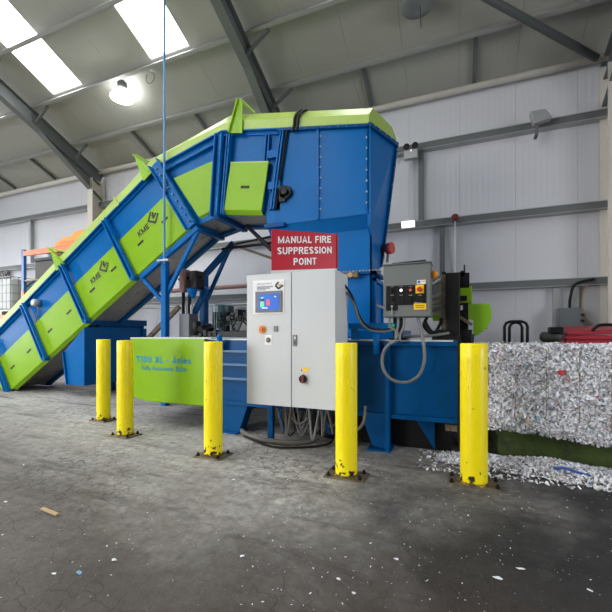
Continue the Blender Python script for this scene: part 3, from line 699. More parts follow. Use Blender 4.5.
c = at(352, 276, YL-.02); m = MB(); m.cyl(c+V((0, .05, 0)), c+V((0, -.10, 0)), .035, 12); m.cyl(c+V((-.1, -.06, 0)), c+V((.08, -.06, 0)), .032, 12); m.cyl(c+V((.05, -.06, 0)), c+V((.1, -.06, 0)), .045, 6); m.build('nozzle', BRASS, hp)
# red sounder at the far edge
c = at(386, 249, YB-.08); t = empty('red_sounder', c, 'red sounder beacon sticking out of the hopper end wall', 'alarm')
MB().tube([c+V((-.10, 0, 0)), c+V((-.0, 0, 0)), c+V((.02, -.01, 0)), c+V((.10, -.04, 0))], [.04, .05, .085, .085], 14).build('sounder_body', REDL, t, smooth=True)
MB().tube([c+V((.03, 0, -.05)), c+V((.02, 0, -.2))], .02, 8).build('cable', HOSE, t)

# ================================================================== BALER
bl = empty('baler', (-2, 4.8, 0), 'long blue baling press under the hopper with welded ribs and feet', 'baler')
Y0, Y1, ZT, ZB_ = 3.87, 5.75, 1.14, .345
XA, XB = -2.95, 0.015
MB().box((XA, Y0+.03, ZB_+.03), (XB, Y0+.05, ZT)).build('front_plate', BLUE_D, bl)
MB().box((XA, Y1-.05, ZB_+.03), (XB, Y1-.03, ZT)).build('rear_plate', BLUE_D, bl)
MB().box((XA, Y0+.05, ZB_+.03), (XB, Y1-.05, ZB_+.05)).build('bottom_plate', BLUE_D, bl)
MB().box((XA, Y0+.02, ZT-.015), (XB-.05, Y1-.02, ZT)).build('top_deck', PALE, bl)  # pale colour stands in for gloss reflected off the top
MB().box((XA, Y0-.02, ZB_-.01), (XB, Y0+.05, ZB_+.035)).build('bottom_rail', BLUE_D, bl, bevel=.004)
MB().box((-1.6, Y0-.02, ZT-.06), (XB, Y0+.05, ZT-.02)).build('top_rail', BLUE_D, bl, bevel=.004)
for z in (.99, .83, .66) : MB().box((XA+.1, Y0-.05, z-.012), (-2.04, Y0+.03, z+.012)).build('rib', mat('dusty_blue_rib', srgb(84, 124, 160), .5, var=.25, vscale=12), bl)
# uprights and feet
xs = at(388, 400, Y0).x
MB().box((xs-.02, Y0-.06, 0.0), (xs+.02, Y0+.03, ZT-.02)).build('upright', BLUE_D, bl, bevel=.003)
xl = at(366, 400, Y0).x
def foot(pts, d=.02): MB().xz(pts, Y0-.0, Y0+d).build('foot', BLUE_D, bl)
foot([(xs, 0.01), (xs, ZB_), (xs-.28, ZB_), (xs-.16, 0.03)], .16)
fx0, fx1 = at(222, 420, Y0).x, at(246, 420, Y0).x
foot([(fx0-.08, .01), (fx0-.08, ZB_), (fx1+.02, ZB_), (fx1-.10, .01)], .16)
MB().box((fx0-.1, Y0-.08, 0), (fx1-.08, Y0+.2, .015)).build('foot_plate', BLUE_D, bl)
MB().box((xs-.2, Y0-.08, 0), (xs+.04, Y0+.2, .015)).build('foot_plate', BLUE_D, bl)
g0, g1 = at(413, 424, Y0).x, at(434, 424, Y0).x
MB().xz([(g0, ZB_), (g1, ZB_), (g1, .03)], Y0+.1, Y0+.13).build('gusset', BLUE_D, bl)
for x in (-3.6, -2.2, -.3): MB().box((x-.08, Y1-.2, 0), (x+.08, Y1-.06, ZB_+.05)).build('rear_leg', BLUE_D, bl)
MB().box((-1.6, Y0+.2, .0), (-.05, Y0+.24, ZB_+.03)).build('under_shade_sheet', BLACK, bl)  # black sheet added for the shade in the open space below the baler
# exit frame, dark edge beside the bale
MB().box((XB-.014, Y0-.04, .17), (XB+.02, Y0+.06, ZT+.05)).build('exit_frame', BLACK, bl, bevel=.003)
MB().box((XB-.03, Y1-.06, .1), (XB+.02, Y1+.04, ZT+.05)).build('exit_frame', BLACK, bl)
MB().box((XB-.12, Y0-.03, ZB_-.08), (XB, Y0+.2, ZB_-.02)).build('exit_sill', STEEL, bl)
# lifting lugs
for px in (219.5, 376.5):
    c = at(px, 341, Y0-.06); m = MB(); m.tube([c+V((0, 0, .075)), c+V((0, 0, .06)), c+V((0, 0, .0)), c+V((0, 0, -.12)), c+V((0, 0, -.14))], [.02, .034, .036, .03, .02], 12); m.box(c+V((-.02, 0, -.13)), c+V((.02, .06, -.02))); m.build('lifting_lug', BLUE, bl, smooth=True)
# ram housing on the left with the lime panel
hx0, hx1 = at(131, 370, Y0-.02).x, -2.93
MB().box((hx0+.05, Y0+.03, ZB_+.02), (hx1, Y1-.2, ZT-.02)).build('ram_housing', BLUE_D, bl)
m = MB(); m.xz([(hx0, ZT), (hx1, ZT), (hx1, .30), (hx0+.52*.42, .30), (hx0, .36)], Y0-.03, Y0+.01)
m.prism([(hx0+.22, Y0-.03, .30), (hx1, Y0-.03, .30), (hx1, Y0+.08, .265), (hx0+.22, Y0+.08, .265)], (0, .01, .01)); m.build('lime_panel', GREEN, bl)
MB().box((hx0, Y0-.03, ZT), (hx1+.1, Y1-.3, ZT+.012)).build('housing_lid', PALE, bl)  # pale like the deck, a reflection put into the colour
for x in (-4.0, -3.1): MB().box((x-.06, 5.2, 0), (x+.06, 5.35, ZB_+.03)).build('housing_leg', BLUE_D, bl)
o = at(136.3, 362.2, Y0-.034); letters('model_letter', 'T100 XL - Aries', .088, o, (1, 0, 0), (0, 0, 1), CYAN, bl, .22, 1.10)
o = at(141.2, 369.6, Y0-.034); text('model_lettering', 'Fully Automatic Baler', .088, o, (1, 0, 0), (0, 0, 1), CYAN, bl, sx=1.0)
# bracket arm right of the cabinet
zz = at(370, 326, Y0-.02).z
MB().box((-1.07, Y0-.04, zz-.03), (-.55, Y0+.05, zz+.03)).build('bracket_arm', BLUE, bl, bevel=.004)
MB().box((-1.07, Y0+.3, ZT), (-.55, YL-.1, ZT+.10)).build('deck_step', BLUE, bl, bevel=.004)
MB().box((-1.05, Y0-.0, ZT), (-.98, Y0+.04, zz)).build('bracket_post', BLUE, bl)

# ================================================================== HYDRAULIC GEAR ON THE BALER DECK
zd = ZT+.012
t = empty('hydraulic_pump', (-3.3, 4.9, zd), 'dark teal electric motor and black hydraulic pump on the baler deck', 'pump')
c = at(223, 322, 4.9); r = .155; cx, cy = c.x, 4.9; zt = at(223, 305, 4.9).z
m = MB(); m.cyl((cx, cy, zd+.08), (cx, cy, zt-.05), r*.9, 20)
for k in range(20):
    a = 2*pi*k/20; m.bar((cx+r*.97*cos(a), cy+r*.97*sin(a), zd+.14), (cx+r*.97*cos(a), cy+r*.97*sin(a), zt-.12), .012, .025, (cos(a), sin(a), 0))
m.build('motor_body', TEAL, t)
m = MB(); m.tube([(cx, cy, zt-.12), (cx, cy, zt-.02), (cx, cy, zt)], [r*1.1, r*1.1, r*.85], 20); m.build('fan_cowl', TEAL, t)
MB().box((cx-.22, cy-.2, zd), (cx+.62, cy+.25, zd+.09)).build('base_frame', BLACK, t, bevel=.008)
m = MB(); m.box((cx+.20, cy-.12, zd+.09), (cx+.60, cy+.18, zd+.26)); m.build('tank', BOXD, t, bevel=.01)
m = MB()
for k in range(6): m.box((cx+.16+.075*k, cy-.15, zd+.27), (cx+.22+.075*k, cy+.1, zd+.27+.05+.05*(k % 3)))
m.box((cx+.14, cy-.14, zd+.24), (cx+.64, cy+.14, zd+.29)); m.build('valve_block', BLACK, t, bevel=.006)
rq = random.Random(9)
for k in range(9):
    x0 = cx+rq.uniform(.1, .6); zz = zd+rq.uniform(.25, .36); x1 = x0+rq.uniform(-.3, .2)
    MB().tube(smooth_path([(x0, cy-.14, zz), (x0+rq.uniform(-.06, .06), cy-.2, zz+rq.uniform(-.02, .06)), ((x0+x1)/2, cy-.2, zd+rq.uniform(.1, .25)), (x1, cy-.17, zd+rq.uniform(.06, .2))]), .011, 6).build('hose', RUBBER, t, smooth=True)
for k in range(4): MB().box((cx-.3+.09*k, cy-.22, zd+.01), (cx-.24+.09*k, cy-.14, zd+.06+.05*(k % 2))).build('fitting', BLACK, t, bevel=.006)
for dx, dz in ((-.2, .12), (-.28, .17)):
    MB().tube([(cx+dx, cy-.2, zd+dz-.05), (cx+dx, cy-.1, zd+dz-.02), (cx+dx, cy+.05, zd+dz)], [.05, .06, .05], 10).build('gauge', BLACK, t)
c = at(239, 312, 4.9); MB().tube([c+V((0, 0, -.05)), c+V((0, 0, .0)), c+V((0, 0, .05))], [.025, .03, .012], 8).build('amber_cap', AMBER, t, smooth=True)
# grey wall box behind the pump
a, b = at(239, 322, 7.9), at(249, 307, 7.9); t = empty('switch_box', (a.x, 7.9, a.z), 'small grey switch box on the wall behind the hydraulic pump', 'electrical box')
MB().box((a.x, 7.78, a.z), (b.x+.1, 8.03, b.z)).build('housing', BOXD, t, bevel=.01)
MB().box((a.x+.05, 7.77, a.z+.12), (a.x+.12, 7.78, a.z+.2)).build('label_plate', EYEL, t)
MB().box((a.x+.14, 8.03, a.z+.02), (a.x+.24, D-.0, b.z-.02)).build('mounting', ZINC, t)
# gearbox and grey unit under the conveyor
t = empty('belt_drive', (-4.15, 5.3, 1.5), 'dark belt drive gear hanging beneath the conveyor bend', 'gearbox')
c = at(197, 285, 5.3)
MB().box(c+V((-.10, -.10, -.08)), c+V((.07, .12, .24))).build('gear_housing', BLACK, t, bevel=.02)
MB().box(c+V((-.30, -.10, -.12)), c+V((-.20, .05, .28))).build('mounting_plate', BROWN, t)
m = MB(); m.tube([c+V((-.02, -.1, -.08)), c+V((-.02, -.1, -.14)), c+V((.0, -.1, -.24))], [.10, .08, .03], 12); m.build('blue_funnel', BLUE, t, smooth=True)
m = MB(); m.cyl(c+V((-.27, -.03, -.12)), c+V((-.27, -.03, -.5)), .03, 8); m.cyl(c+V((-.16, .0, -.1)), c+V((-.16, .0, -.5)), .03, 8); m.build('drop_pipe', BLACK, t)
MB().bar(c+V((-.4, 0, .12)), c+V((.1, 0, .14)), .04, .04).build('hanger_bar', RUBBER, t)
a, b = at(183, 336, 5.2), at(193, 314, 5.2); t = empty('grey_junction_box', (a.x, 5.2, zd), 'grey junction box with drop pipes standing on the ram housing lid', 'electrical box')
MB().box((a.x, 5.1, zd), (b.x, 5.35, b.z)).build('housing', BOXD, t, bevel=.01)
m = MB(); m.cyl((a.x+.05, 5.22, b.z), (a.x+.05, 5.22, b.z+.16), .02, 8); m.cyl((b.x-.05, 5.22, b.z), (b.x-.05, 5.22, b.z+.16), .02, 8); m.build('conduit', ZINC, t)
a, b = at(193.5, 336, 5.0), at(200.5, 321, 5.0); t = empty('small_motor', (a.x, 5.0, zd), 'small black motor beside the grey junction box', 'motor')
MB().tube([((a.x+b.x)/2, 5, zd+.03), ((a.x+b.x)/2, 5, b.z-.02), ((a.x+b.x)/2, 5, b.z)], [.07, .07, .05], 14).build('motor_body', BLACK, t, smooth=True)
MB().box((a.x-.02, 4.92, zd), (b.x+.02, 5.08, zd+.03)).build('motor_foot', BLACK, t)
# overhead hoses/arms between the conveyor head and the hopper, seen against the wall
def hangbar(a, b, Y, r, m_, nm): MB().tube([at(*a, Y), at(*b, Y)], r, 8).build(nm, m_, hp)
hangbar((222, 249), (272, 243), YB-.12, .025, BLACK, 'hydraulic_pipe'); hangbar((236, 244), (274, 236), YB-.15, .02, RUBBER, 'hydraulic_pipe')
hangbar((247, 226), (272, 250), YV+.35, .035, BLACK, 'cylinder'); hangbar((236, 246), (271, 258), YB-.1, .022, STEEL, 'hydraulic_pipe')

# ================================================================== CONTROL CABINET
cc = empty('control_cabinet', (-1.55, 3.6, .47), 'light grey two door control cabinet with a touch screen beside the press', 'cabinet')
CY, CX0, CX1, CZ0, CZ1 = 3.36, -2.030, -1.066, .472, 1.815
xm = at(291.5, 334, CY).x
MB().box((CX0, CY+.02, CZ0), (CX1, 3.79, CZ1)).build('housing', CAB, cc, bevel=.006)
dl = MB().box((CX0, CY, CZ0+.004), (xm-.004, CY+.018, CZ1-.004)).build('door', CAB, cc, bevel=.004)
dr = MB().box((xm+.004, CY, CZ0+.004), (CX1, CY+.018, CZ1-.004)).build('door', CAB, cc, bevel=.004)
def px_box(p, q, Y, d, name, m_, par, bevel=0, kind=None):
    a, b = at(*p, Y), at(*q, Y); return MB().box((a.x, Y-d, min(a.z, b.z)), (b.x, Y, max(a.z, b.z))).build(name, m_, par, bevel=bevel)
px_box((253, 281), (284.5, 314), CY, .006, 'screen_surround', WHITE, dl, .004)
px_box((255.8, 291.8), (282.3, 312), CY-.006, .014, 'touch_screen', BOXD, dl, .004)
px_box((258.8, 294.3), (279, 309.8), CY-.02, .003, 'screen_image', SCREEN, cc)
px_box((260.3, 301.5), (264.2, 307.2), CY-.023, .002, 'screen_icon', SGRN, cc); px_box((260.3, 299), (264.2, 300.6), CY-.023, .002, 'screen_icon', BLKP, cc)
for k in range(3): px_box((266.3, 299.6+2.2*k), (270, 301.2+2.2*k), CY-.023, .002, 'screen_icon', SRED, cc)
px_box((262, 307.6), (267.5, 308.4), CY-.023, .001, 'screen_icon', SWHT, cc); px_box((274.5, 296), (276, 297), CY-.023, .001, 'screen_icon', SWHT, cc)
px_box((261, 297.5), (263.5, 298.2), CY-.023, .001, 'screen_icon', SWHT, cc)
text('panel_lettering', 'KME LTD T100 XL', .022, at(257, 285, CY-.007), (1, 0, 0), (0, 0, 1), GREYT, cc, sx=1.0)
for k, w_ in enumerate((16, 13, 9)): px_box((257, 286.6+1.6*k), (257+w_, 287.1+1.6*k), CY-.006, .001, 'panel_print_line', GREYT, cc)
c = at(278.5, 285.5, CY-.008)
m = MB(); m.bar(c+V((-.035, 0, .0)), c+V((.0, 0, .035)), .018, .003, (0, 1, 0)); m.bar(c+V((-.035, 0, .0)), c+V((.005, 0, -.035)), .018, .003, (0, 1, 0)); m.bar(c+V((.0, 0, -.03)), c+V((.05, 0, .0)), .018, .003, (0, 1, 0)); m.build('panel_emblem', mat('navy_print', srgb(20, 50, 80), .5), cc)
m = MB(); m.bar(c+V((-.0, -.001, .0)), c+V((.03, -.001, .012)), .018, .003, (0, 1, 0)); m.build('panel_emblem_gold', mat('gold_print', srgb(220, 190, 60), .5), cc)
def knob(px, py_, prof, name, m_, par, n=18):
    c = at(px, py_, CY); return MB().tube([c+V((0, -y, 0)) for y, r in prof], [r for y, r in prof], n).build(name, m_, par, smooth=False)
knob(262.3, 329.3, [(0, .043), (.012, .043), (.016, .034)], 'stop_collar', AMBER, dl); knob(262.3, 329.3, [(.016, .017), (.024, .017), (.030, .024), (.036, .021)], 'emergency_stop', mat('orange_red_knob', srgb(205, 100, 40), .4), dl)
px_box((274, 326), (278, 331.5), CY, .012, 'key_switch', HOSE, dl, .002)
px_box((265, 335), (272, 345), CY, .006, 'selector_plate', WHITE, dl, .002); knob(268.5, 340, [(.006, .026), (.02, .022), (.03, .014)], 'selector_switch', STEEL, dl)
px_box((293, 335), (297, 346), CY, .012, 'lock_handle', HOSE, dr, .003); px_box((294, 336.5), (296, 339), CY-.012, .002, 'lock_emblem', PALE, cc); px_box((294.3, 341.5), (295.6, 343.5), CY-.012, .003, 'key_hole', BLACK, cc)
px_box((300, 367.7), (308.5, 372), CY, .002, 'warning_label', EYEL, dr); px_box((300.4, 368), (303, 371.7), CY-.002, .001, 'warning_symbol', PALE, cc)
a = at(301.7, 368.4, CY-.004); m = MB(); m.add([a, at(300.9, 371.2, CY-.004), at(302.5, 371.2, CY-.004)], [(0, 1, 2)]); m.build('warning_triangle', BLKP, cc)
knob(303.3, 379, [(0, .040), (.02, .040), (.03, .034)], 'isolator_dial', BLACK, dr)
c = at(303.3, 379, CY-.03); MB().box(c+V((-.011, -.025, -.04)), c+V((.011, .0, .045))).build('isolator_handle', mat('dark_red_handle', srgb(120, 30, 24), .4), cc, bevel=.004)
for x in (-1.95, -1.15): MB().box((x-.03, 3.73, 0.0), (x+.03, 3.78, CZ0+.1)).build('stand_leg', BLUE_D, cc)
# cables dropping out of the cabinet
rnd = random.Random(3)
for k in range(15):
    x0 = -1.72+k*.042+rnd.uniform(-.02, .02); y0 = rnd.uniform(3.45, 3.78); dp = rnd.uniform(.05, .26)
    x1 = x0+rnd.uniform(-.25, .3); xm_ = (x0+x1)/2
    z1 = CZ0+.01 if k % 3 else ZB_
    pts = [(x0, y0, CZ0+.02), (x0+.02, y0, .34), (xm_, y0-.02, dp), (x1-.02, y0+.02, .32), (x1, min(y0+.05, 3.8), CZ0+.02)]
    MB().tube(smooth_path(pts, 6), rnd.choice((.009, .012, .015)), 6).build('cable', rnd.choice((CABLE, CABLE, HOSE, RUBBER)), cc, smooth=True)
for px in (277, 282, 324, 327): 
    MB().tube(smooth_path([at(px, 408, 3.6), at(px+rnd.uniform(-2, 4), 422, 3.6), at(px+6, 434, 3.62)]), .014, 6).build('cable', rnd.choice((BLUE_D, CABLE)), cc, smooth=True)
# heavy conduit lying on floor
pts = [fl(240, 428, .03), fl(246, 434, .03), fl(262, 439.5, .03), fl(285, 442.5, .03), fl(306, 441.5, .03), fl(318, 437, .05), fl(326, 430, .12)]
pts += [V((pts[-1].x+.06, 3.72, .30)), V((pts[-1].x+.05, 3.74, CZ0))]
tag(MB().tube(smooth_path(pts), .028, 10).build('floor_conduit', CABLE, smooth=True), 'thick grey conduit looping over the floor below the control cabinet', 'conduit')
pts = [fl(244, 436, .02), fl(270, 446, .02), fl(300, 447.5, .02), fl(328, 444, .02), fl(334, 436, .02)]
tag(MB().tube(smooth_path(pts), .012, 8).build('floor_cable', RUBBER, smooth=True), 'thin black cable lying flat in front of the thick grey conduit', 'cable')
# black cables from the cabinet side to the control box
for k in (0, 1):
    pts = [V((CX1-.02, 3.7+.05*k, at(350, 283, 3.7).z-.07*k)), at(352+1*k, 296+6*k, 3.72), at(359, 315+4*k, 3.75), at(368, 327+2.0*k, 3.78), at(382, 330+1.5*k, 3.8), at(394, 328+1.5*k, 3.8)]
    MB().tube(smooth_path(pts), .012, 8).build('side_cable', HOSE if k else RUBBER, cc, smooth=True)

# ================================================================== WARNING SIGN
a0, a1 = V((-1.795, 3.42, 1.86)), V((-1.262, 3.86, 1.905)); 
a0 = at(271.5, 270.5, 3.40); a1 = at(337, 268.5, 3.82); b0 = at(271.5, 229.3, 3.40); b1 = at(337, 234, 3.82)
sg = empty('warning_sign', ((a0.x+a1.x)/2, 3.6, CZ1), 'red sign reading manual fire suppression point standing on the cabinet top', 'sign')
ex = (a1-a0).normalized(); ey = (b0-a0).normalized(); nrm = ex.cross(ey).normalized()
m = MB(); m.prism([a0, a1, b1, b0], -nrm*.012); m.build('sign_plate', RED, sg)
m = MB(); m.bar(a1+ex*.002, b1+ex*.002, .012, .03, nrm); m.build('sign_edge', mat('dark_red_edge', srgb(140, 40, 48), .5), sg)
m = MB(); m.prism([a0-V((0, 0, .04)), a1-V((0, 0, .04)), a1+ey*.0, a0], -nrm*.012); m.build('sign_base', PALE, sg)
mid = (a0+a1)/2
for p in (a0.lerp(a1, .12), a0.lerp(a1, .88)): MB().box((p.x-.02, p.y+.014, CZ1), (p.x+.02, p.y+.03, p.z-.002)).build('sign_foot', PALE, sg)
H_ = (b0-a0).length; W_ = (a1-a0).length
for k, (s_, wid) in enumerate((('MANUAL FIRE', .93), ('SUPPRESSION', .93), ('POINT', .93))):
    o = mid+ey*(H_*(.655-.27*k))+nrm*.002
    letters('sign_letter', s_, .073, o, ex, ey, WHITE, sg, .19, wid, True)

# ================================================================== OPERATOR CONTROL BOX
KY = 3.75
kb_ = empty('operator_box', at(407, 345, KY), 'dark grey operator box with black switches and a red stop button', 'control box')
kx0, kx1 = at(383, 290, KY).x, at(430.5, 290, KY).x; kz0, kz1 = at(406, 317, KY).z, at(406, 263.5, KY).z
MB().box((kx0, KY+.015, kz0), (kx1, KY+.25, kz1)).build('housing', BOXG, kb_, bevel=.006)
MB().box((kx0+.004, KY, kz0+.006), (kx1-.004, KY+.015, kz1-.012)).build('lid', BOXG, kb_, bevel=.005)
MB().box((kx0-.006, KY-.012, kz1-.004), (kx1+.01, KY+.26, kz1+.006)).build('rain_hood', BOXG, kb_)
MB().bar((kx0+.08, KY+.1, kz1+.015), (kx1-.05, KY+.12, kz1+.03), .12, .012).build('loose_plate', BLACK, kb_)
m = MB()
a, b = at(386.2, 286.2, KY), at(426.3, 304.5, KY); m.box((a.x, KY-.006, b.z), (b.x, KY, a.z))
a, b = at(386.2, 304.5, KY), at(397.5, 310.5, KY); m.box((a.x, KY-.006, b.z), (b.x, KY, a.z)); m.build('switch_plate', BLACK, kb_)
px_box((415.6, 285), (424, 293.2), KY, .010, 'stop_plate', EYEL, kb_)
def kknob(px, py_, r, m_, name, d=.03, n=14):
    c = at(px, py_, KY); return MB().tube([c+V((0, -.004, 0)), c+V((0, -d*.7, 0)), c+V((0, -d, 0))], [r, r, r*.8], n).build(name, m_, kb_)
kknob(419.8, 289.5, .024, mat('stop_red', srgb(200, 50, 40), .4), 'stop_button', .045)
for px, py_ in ((392, 290.5), (401.2, 290.5), (410.6, 290.5), (392, 299), (401, 299), (410.5, 299), (420, 299), (392, 306.5)):
    px_box((px-3.4, py_-3.4), (px+3.4, py_+3.4), KY-.006, .005, 'switch_bezel', RUBBER, kb_, .002)
kknob(401.2, 290.5, .015, BTNW, 'white_push_button', .02); kknob(410.6, 290.3, .015, mat('orange_button', srgb(225, 110, 60), .4), 'orange_push_button', .02)
for px, py_ in ((392, 290.5), (392, 299), (410.5, 299)):
    c = at(px, py_, KY-.012); MB().box(c+V((-.006, -.02, -.015)), c+V((.006, 0, .015))).build('selector_switch', BLACK, kb_, bevel=.002)
kknob(392, 306.5, .012, ZINC, 'key_barrel', .02)
c = at(392, 308, KY-.02); MB().box(c+V((-.003, -.012, -.07)), c+V((.003, 0, 0))).build('key', ZINC, kb_)
for k in range(8):
    px, py_ = ((392, 286.9), (401.2, 286.9), (410.6, 286.9), (392, 295.2), (401, 295.2), (410.5, 295.2), (420, 295.2), (392, 303.2))[k]
    px_box((px-1.6, py_-.25), (px+1.6, py_+.25), KY-.006, .001, 'switch_legend', GREYT, kb_)
px_box((417, 280.2), (425.6, 283.8), KY, .002, 'instruction_label', WHITE, kb_); kknob(419, 282, .014, mat('label_blue', srgb(40, 110, 190), .5), 'mandatory_symbol', .005); px_box((421.5, 280.8), (425, 282), KY-.002, .001, 'label_band', EYEL, kb_)
px_box((413.7, 303.6), (426.3, 309.5), KY-.006, .003, 'warning_label', EYEL, kb_)
for k in range(2): px_box((415.5, 305.3+1.8*k), (424.5, 305.8+1.8*k), KY-.009, .001, 'label_line', mat('dark_yellow_print', srgb(150, 110, 10), .5), kb_)
px_box((414.5, 302), (422.5, 303), KY-.006, .001, 'plate_caption', GREYT, kb_)
c = at(433.5, 274.5, KY+.12); m = MB(); m.tube([c+V((-.02, 0, 0)), c+V((.005, 0, 0)), c+V((.03, 0, 0)), c+V((.04, 0, 0))], [.035, .038, .034, .02], 12); m.build('amber_beacon', AMBER, kb_, smooth=True)
# bracket post
MB().box((at(393, 330, KY+.1).x, KY+.10, ZT), (at(402, 330, KY+.1).x, KY+.2, kz0+.02)).build('bracket_post', BLACK, kb_, bevel=.004)
MB().box((at(389, 338, KY+.1).x, KY+.08, ZT), (at(407, 338, KY+.1).x, KY+.25, ZT+.02)).build('bracket_foot', BLACK, kb_)
for px, x2, y2 in ((390, 397, 338), (398, 396, 340), (404, 400, 341)):
    MB().tube(smooth_path([at(px, 317, KY+.05), at(px, 326, KY+.03), at(x2, y2-6, KY+.02), at(x2, y2, KY+.02)]), .013, 8).build('gland_cable', HOSE, kb_, smooth=True)
pts = [at(396, 341, KY), at(389, 344.5, KY), at(383.5, 352, KY), at(382.2, 364, KY), at(386, 374, KY), at(395, 381, KY), at(408, 382, KY), at(419, 375, KY), at(424, 362, KY), at(424, 348, KY), at(421.5, 332, KY+.03), at(418, 318, KY+.06), at(417.5, 314, KY+.08)]
MB().tube(smooth_path(pts), .0165, 10).build('conduit_loop', HOSE, kb_, smooth=True)
px_box((389, 324), (394.5, 329), KY+.08, .03, 'indicator_lamp', mat('green_lens', srgb(60, 190, 140), .3, emit=.3), kb_)

# ================================================================== WIRE TYING UNIT
WY = 4.05
wt = empty('wire_tier', (at(452, 340, WY).x, 4.25, ZT), 'black wire tying unit with lime guards on the end of the baler', 'machine')
x0, x1 = at(445.5, 300, WY).x, at(460, 300, WY).x; zA, zB2 = at(452, 335, WY).z, at(452, 272.5, WY).z
MB().box((x0, WY, ZT), (x1, WY+.35, zB2)).build('black_housing', BLACK, wt, bevel=.01)
MB().box((at(441, 300, WY).x, WY+.06, ZT), (x0, WY+.3, zB2-.01)).build('side_plate', STEEL, wt, bevel=.004)
for k, y in enumerate((284, 296, 301.5, 306, 313)):
    a, b = at(431, y+1.5, WY+.08), at(441.5, y-.5-(3 if k in (0,) else 0), WY+.1); MB().tube([a, a.lerp(b, .6), a.lerp(b, .6), b], [.018, .018, .026, .026], 8).build('hydraulic_fitting', ZINC, wt)
MB().box((at(432, 300, WY+.2).x, WY+.2, at(430, 318, WY+.2).z), (at(441, 300, WY+.2).x, WY+.28, at(430, 276, WY+.2).z)).build('manifold', BOXG, wt)
# lime guards
MB().box((at(460, 295, 4.4).x, 4.4, at(460, 303, 4.4).z), (at(472, 295, 4.4).x, 4.7, at(460, 286.5, 4.4).z)).build('lime_hood', GREEN, wt, bevel=.006)
MB().box((at(460, 295, 4.39).x, 4.37, at(460, 301, 4.39).z), (at(467, 295, 4.39).x, 4.395, at(460, 296, 4.39).z)).build('hood_slot', BLACK, wt)
arc = [(468.2, 303.8), (489.8, 303.8), (491.3, 309), (491.8, 315), (490.8, 321), (488, 326.5), (483.5, 331), (478.5, 334.5), (473.5, 336.8), (473.2, 320), (468.2, 319)]
m = MB(); m.prism([at(px, py_, 4.4) for px, py_ in arc], (0, .02, 0)); m.build('lime_guard', mat('deep_lime_paint', srgb(128, 180, 20), .4, var=.08), wt)
m = MB(); m.prism([at(px, py_, 4.2) for px, py_ in ((431.5, 312), (440.5, 312), (440.5, 321), (433, 321))], (0, .02, 0)); m.build('lime_patch', GREEN, wt)
m = MB(); m.box((at(460, 295, 4.35).x, 4.35, ZT+.02), (at(468.5, 295, 4.35).x, 4.6, at(460, 303, 4.35).z)); m.build('twister_body', BLACK, wt, bevel=.006)
MB().bar(at(460, 317, 4.3), at(472, 325, 4.3), .035, .03).build('linkage', STEEL, wt)
px_box((460.5, 305.5), (462.8, 310), 4.34, .01, 'data_plate', PALE, wt)
MB().box((at(459.5, 335, 4.15).x, 4.15, ZT-.05), (at(472, 335, 4.15).x, 4.4, at(465, 329.5, 4.15).z)).build('black_block', BLACK, wt, bevel=.005)
c = at(464.5, 280, 4.4); m = MB(); m.box(c+V((-.05, 0, -.09)), c+V((.05, .06, .08))); m.cyl(c+V((-.02, 0, .07)), c+V((-.02, .06, .07)), .035, 12); m.cyl(c+V((0, .02, .08)), c+V((0, .02, .17)), .01, 6); m.build('solenoid', BLACK, wt, bevel=.004)
c = at(444, 275, WY+.1); MB().box(c+V((-.02, -.02, -.03)), c+V((.02, .03, .03))).build('cap', BLACK, wt)
MB().bar(at(473, 334, 4.4), at(473, 344, 4.4), .015, .015).build('guard_stay', BLACK, wt); MB().bar(at(480, 329, 4.42), at(487, 328.4, 4.42), .012, .012).build('guard_pin', BLACK, wt)
m = MB(); m.tube(smooth_path([at(425, 322, 3.98), at(432, 332, 3.96), at(441, 331, 3.98), at(452, 334.5, 4.0)]), .018, 8); m.build('hose', RUBBER, wt, smooth=True)
m = MB(); m.tube(smooth_path([at(404, 337, 3.97), at(420, 336, 3.96), at(436, 335, 3.95), at(449, 333, 3.98)]), .014, 8); m.build('hose', HOSE, wt, smooth=True)
m = MB(); m.tube(smooth_path([at(428, 316, 4.0), at(424, 326, 4.0), at(433, 334, 4.05), at(440, 324, 4.1), at(441, 318, 4.1)]), .016, 8); m.build('hose', RUBBER, wt, smooth=True)
MB().box((at(432, 335, 4.0).x, 3.98, ZT), (at(459, 335, 4.0).x, 4.04, at(440, 335.5, 4.0).z)).build('sill', BLACK, wt)

# ================================================================== PAPER BALE
def flakes(n, sampler, seed, size=(.006, .019)):
    r = random.Random(seed); m = MB()
    for _ in range(n):
        p, nm, ok = sampler(r)
        if not ok: continue
        nm = V(nm); d = (nm+V((r.gauss(0, .55), r.gauss(0, .55), r.gauss(0, .55)))).normalized()
        u = d.orthogonal().normalized(); a = r.uniform(0, 2*pi); v = d.cross(u); u, v = u*cos(a)+v*sin(a), v*cos(a)-u*sin(a)
        L_ = r.uniform(*size)*r.choice((.7, 1, 1.3)); W_2 = r.uniform(.5, 1.1)*L_*.6
        lift = d*r.uniform(-.2, .6)*L_*.5; p = V(p)+nm*.004
        m.add([p-u*L_-v*W_2, p-v*W_2*r.uniform(.6, 1.1)+lift, p+u*L_-v*W_2*.7, p+u*L_*.9+v*W_2, p+v*W_2+lift, p-u*L_+v*W_2*.8], [(0, 1, 4, 5), (1, 2, 3, 4)])
        q = r.random()
        if q < .89: g = r.choice((.92, .86, .80, .70, .55, .32)); c = (g, g, min(1, g*1.06))
        elif q < .93: c = (.30, .27, .24)
        else: c = r.choice(((.55, .42, .30), (.20, .34, .50), (.45, .12, .12), (.25, .38, .22), (.60, .52, .28), (.16, .17, .2), (.5, .4, .5), (.12, .2, .32)))
        m.c += [(*c, 1)]*2
    return m
BX0, BX1, BY0, BY1, BZ0, BZ1 = .045, 2.6, 3.93, 5.2, .27, 1.08
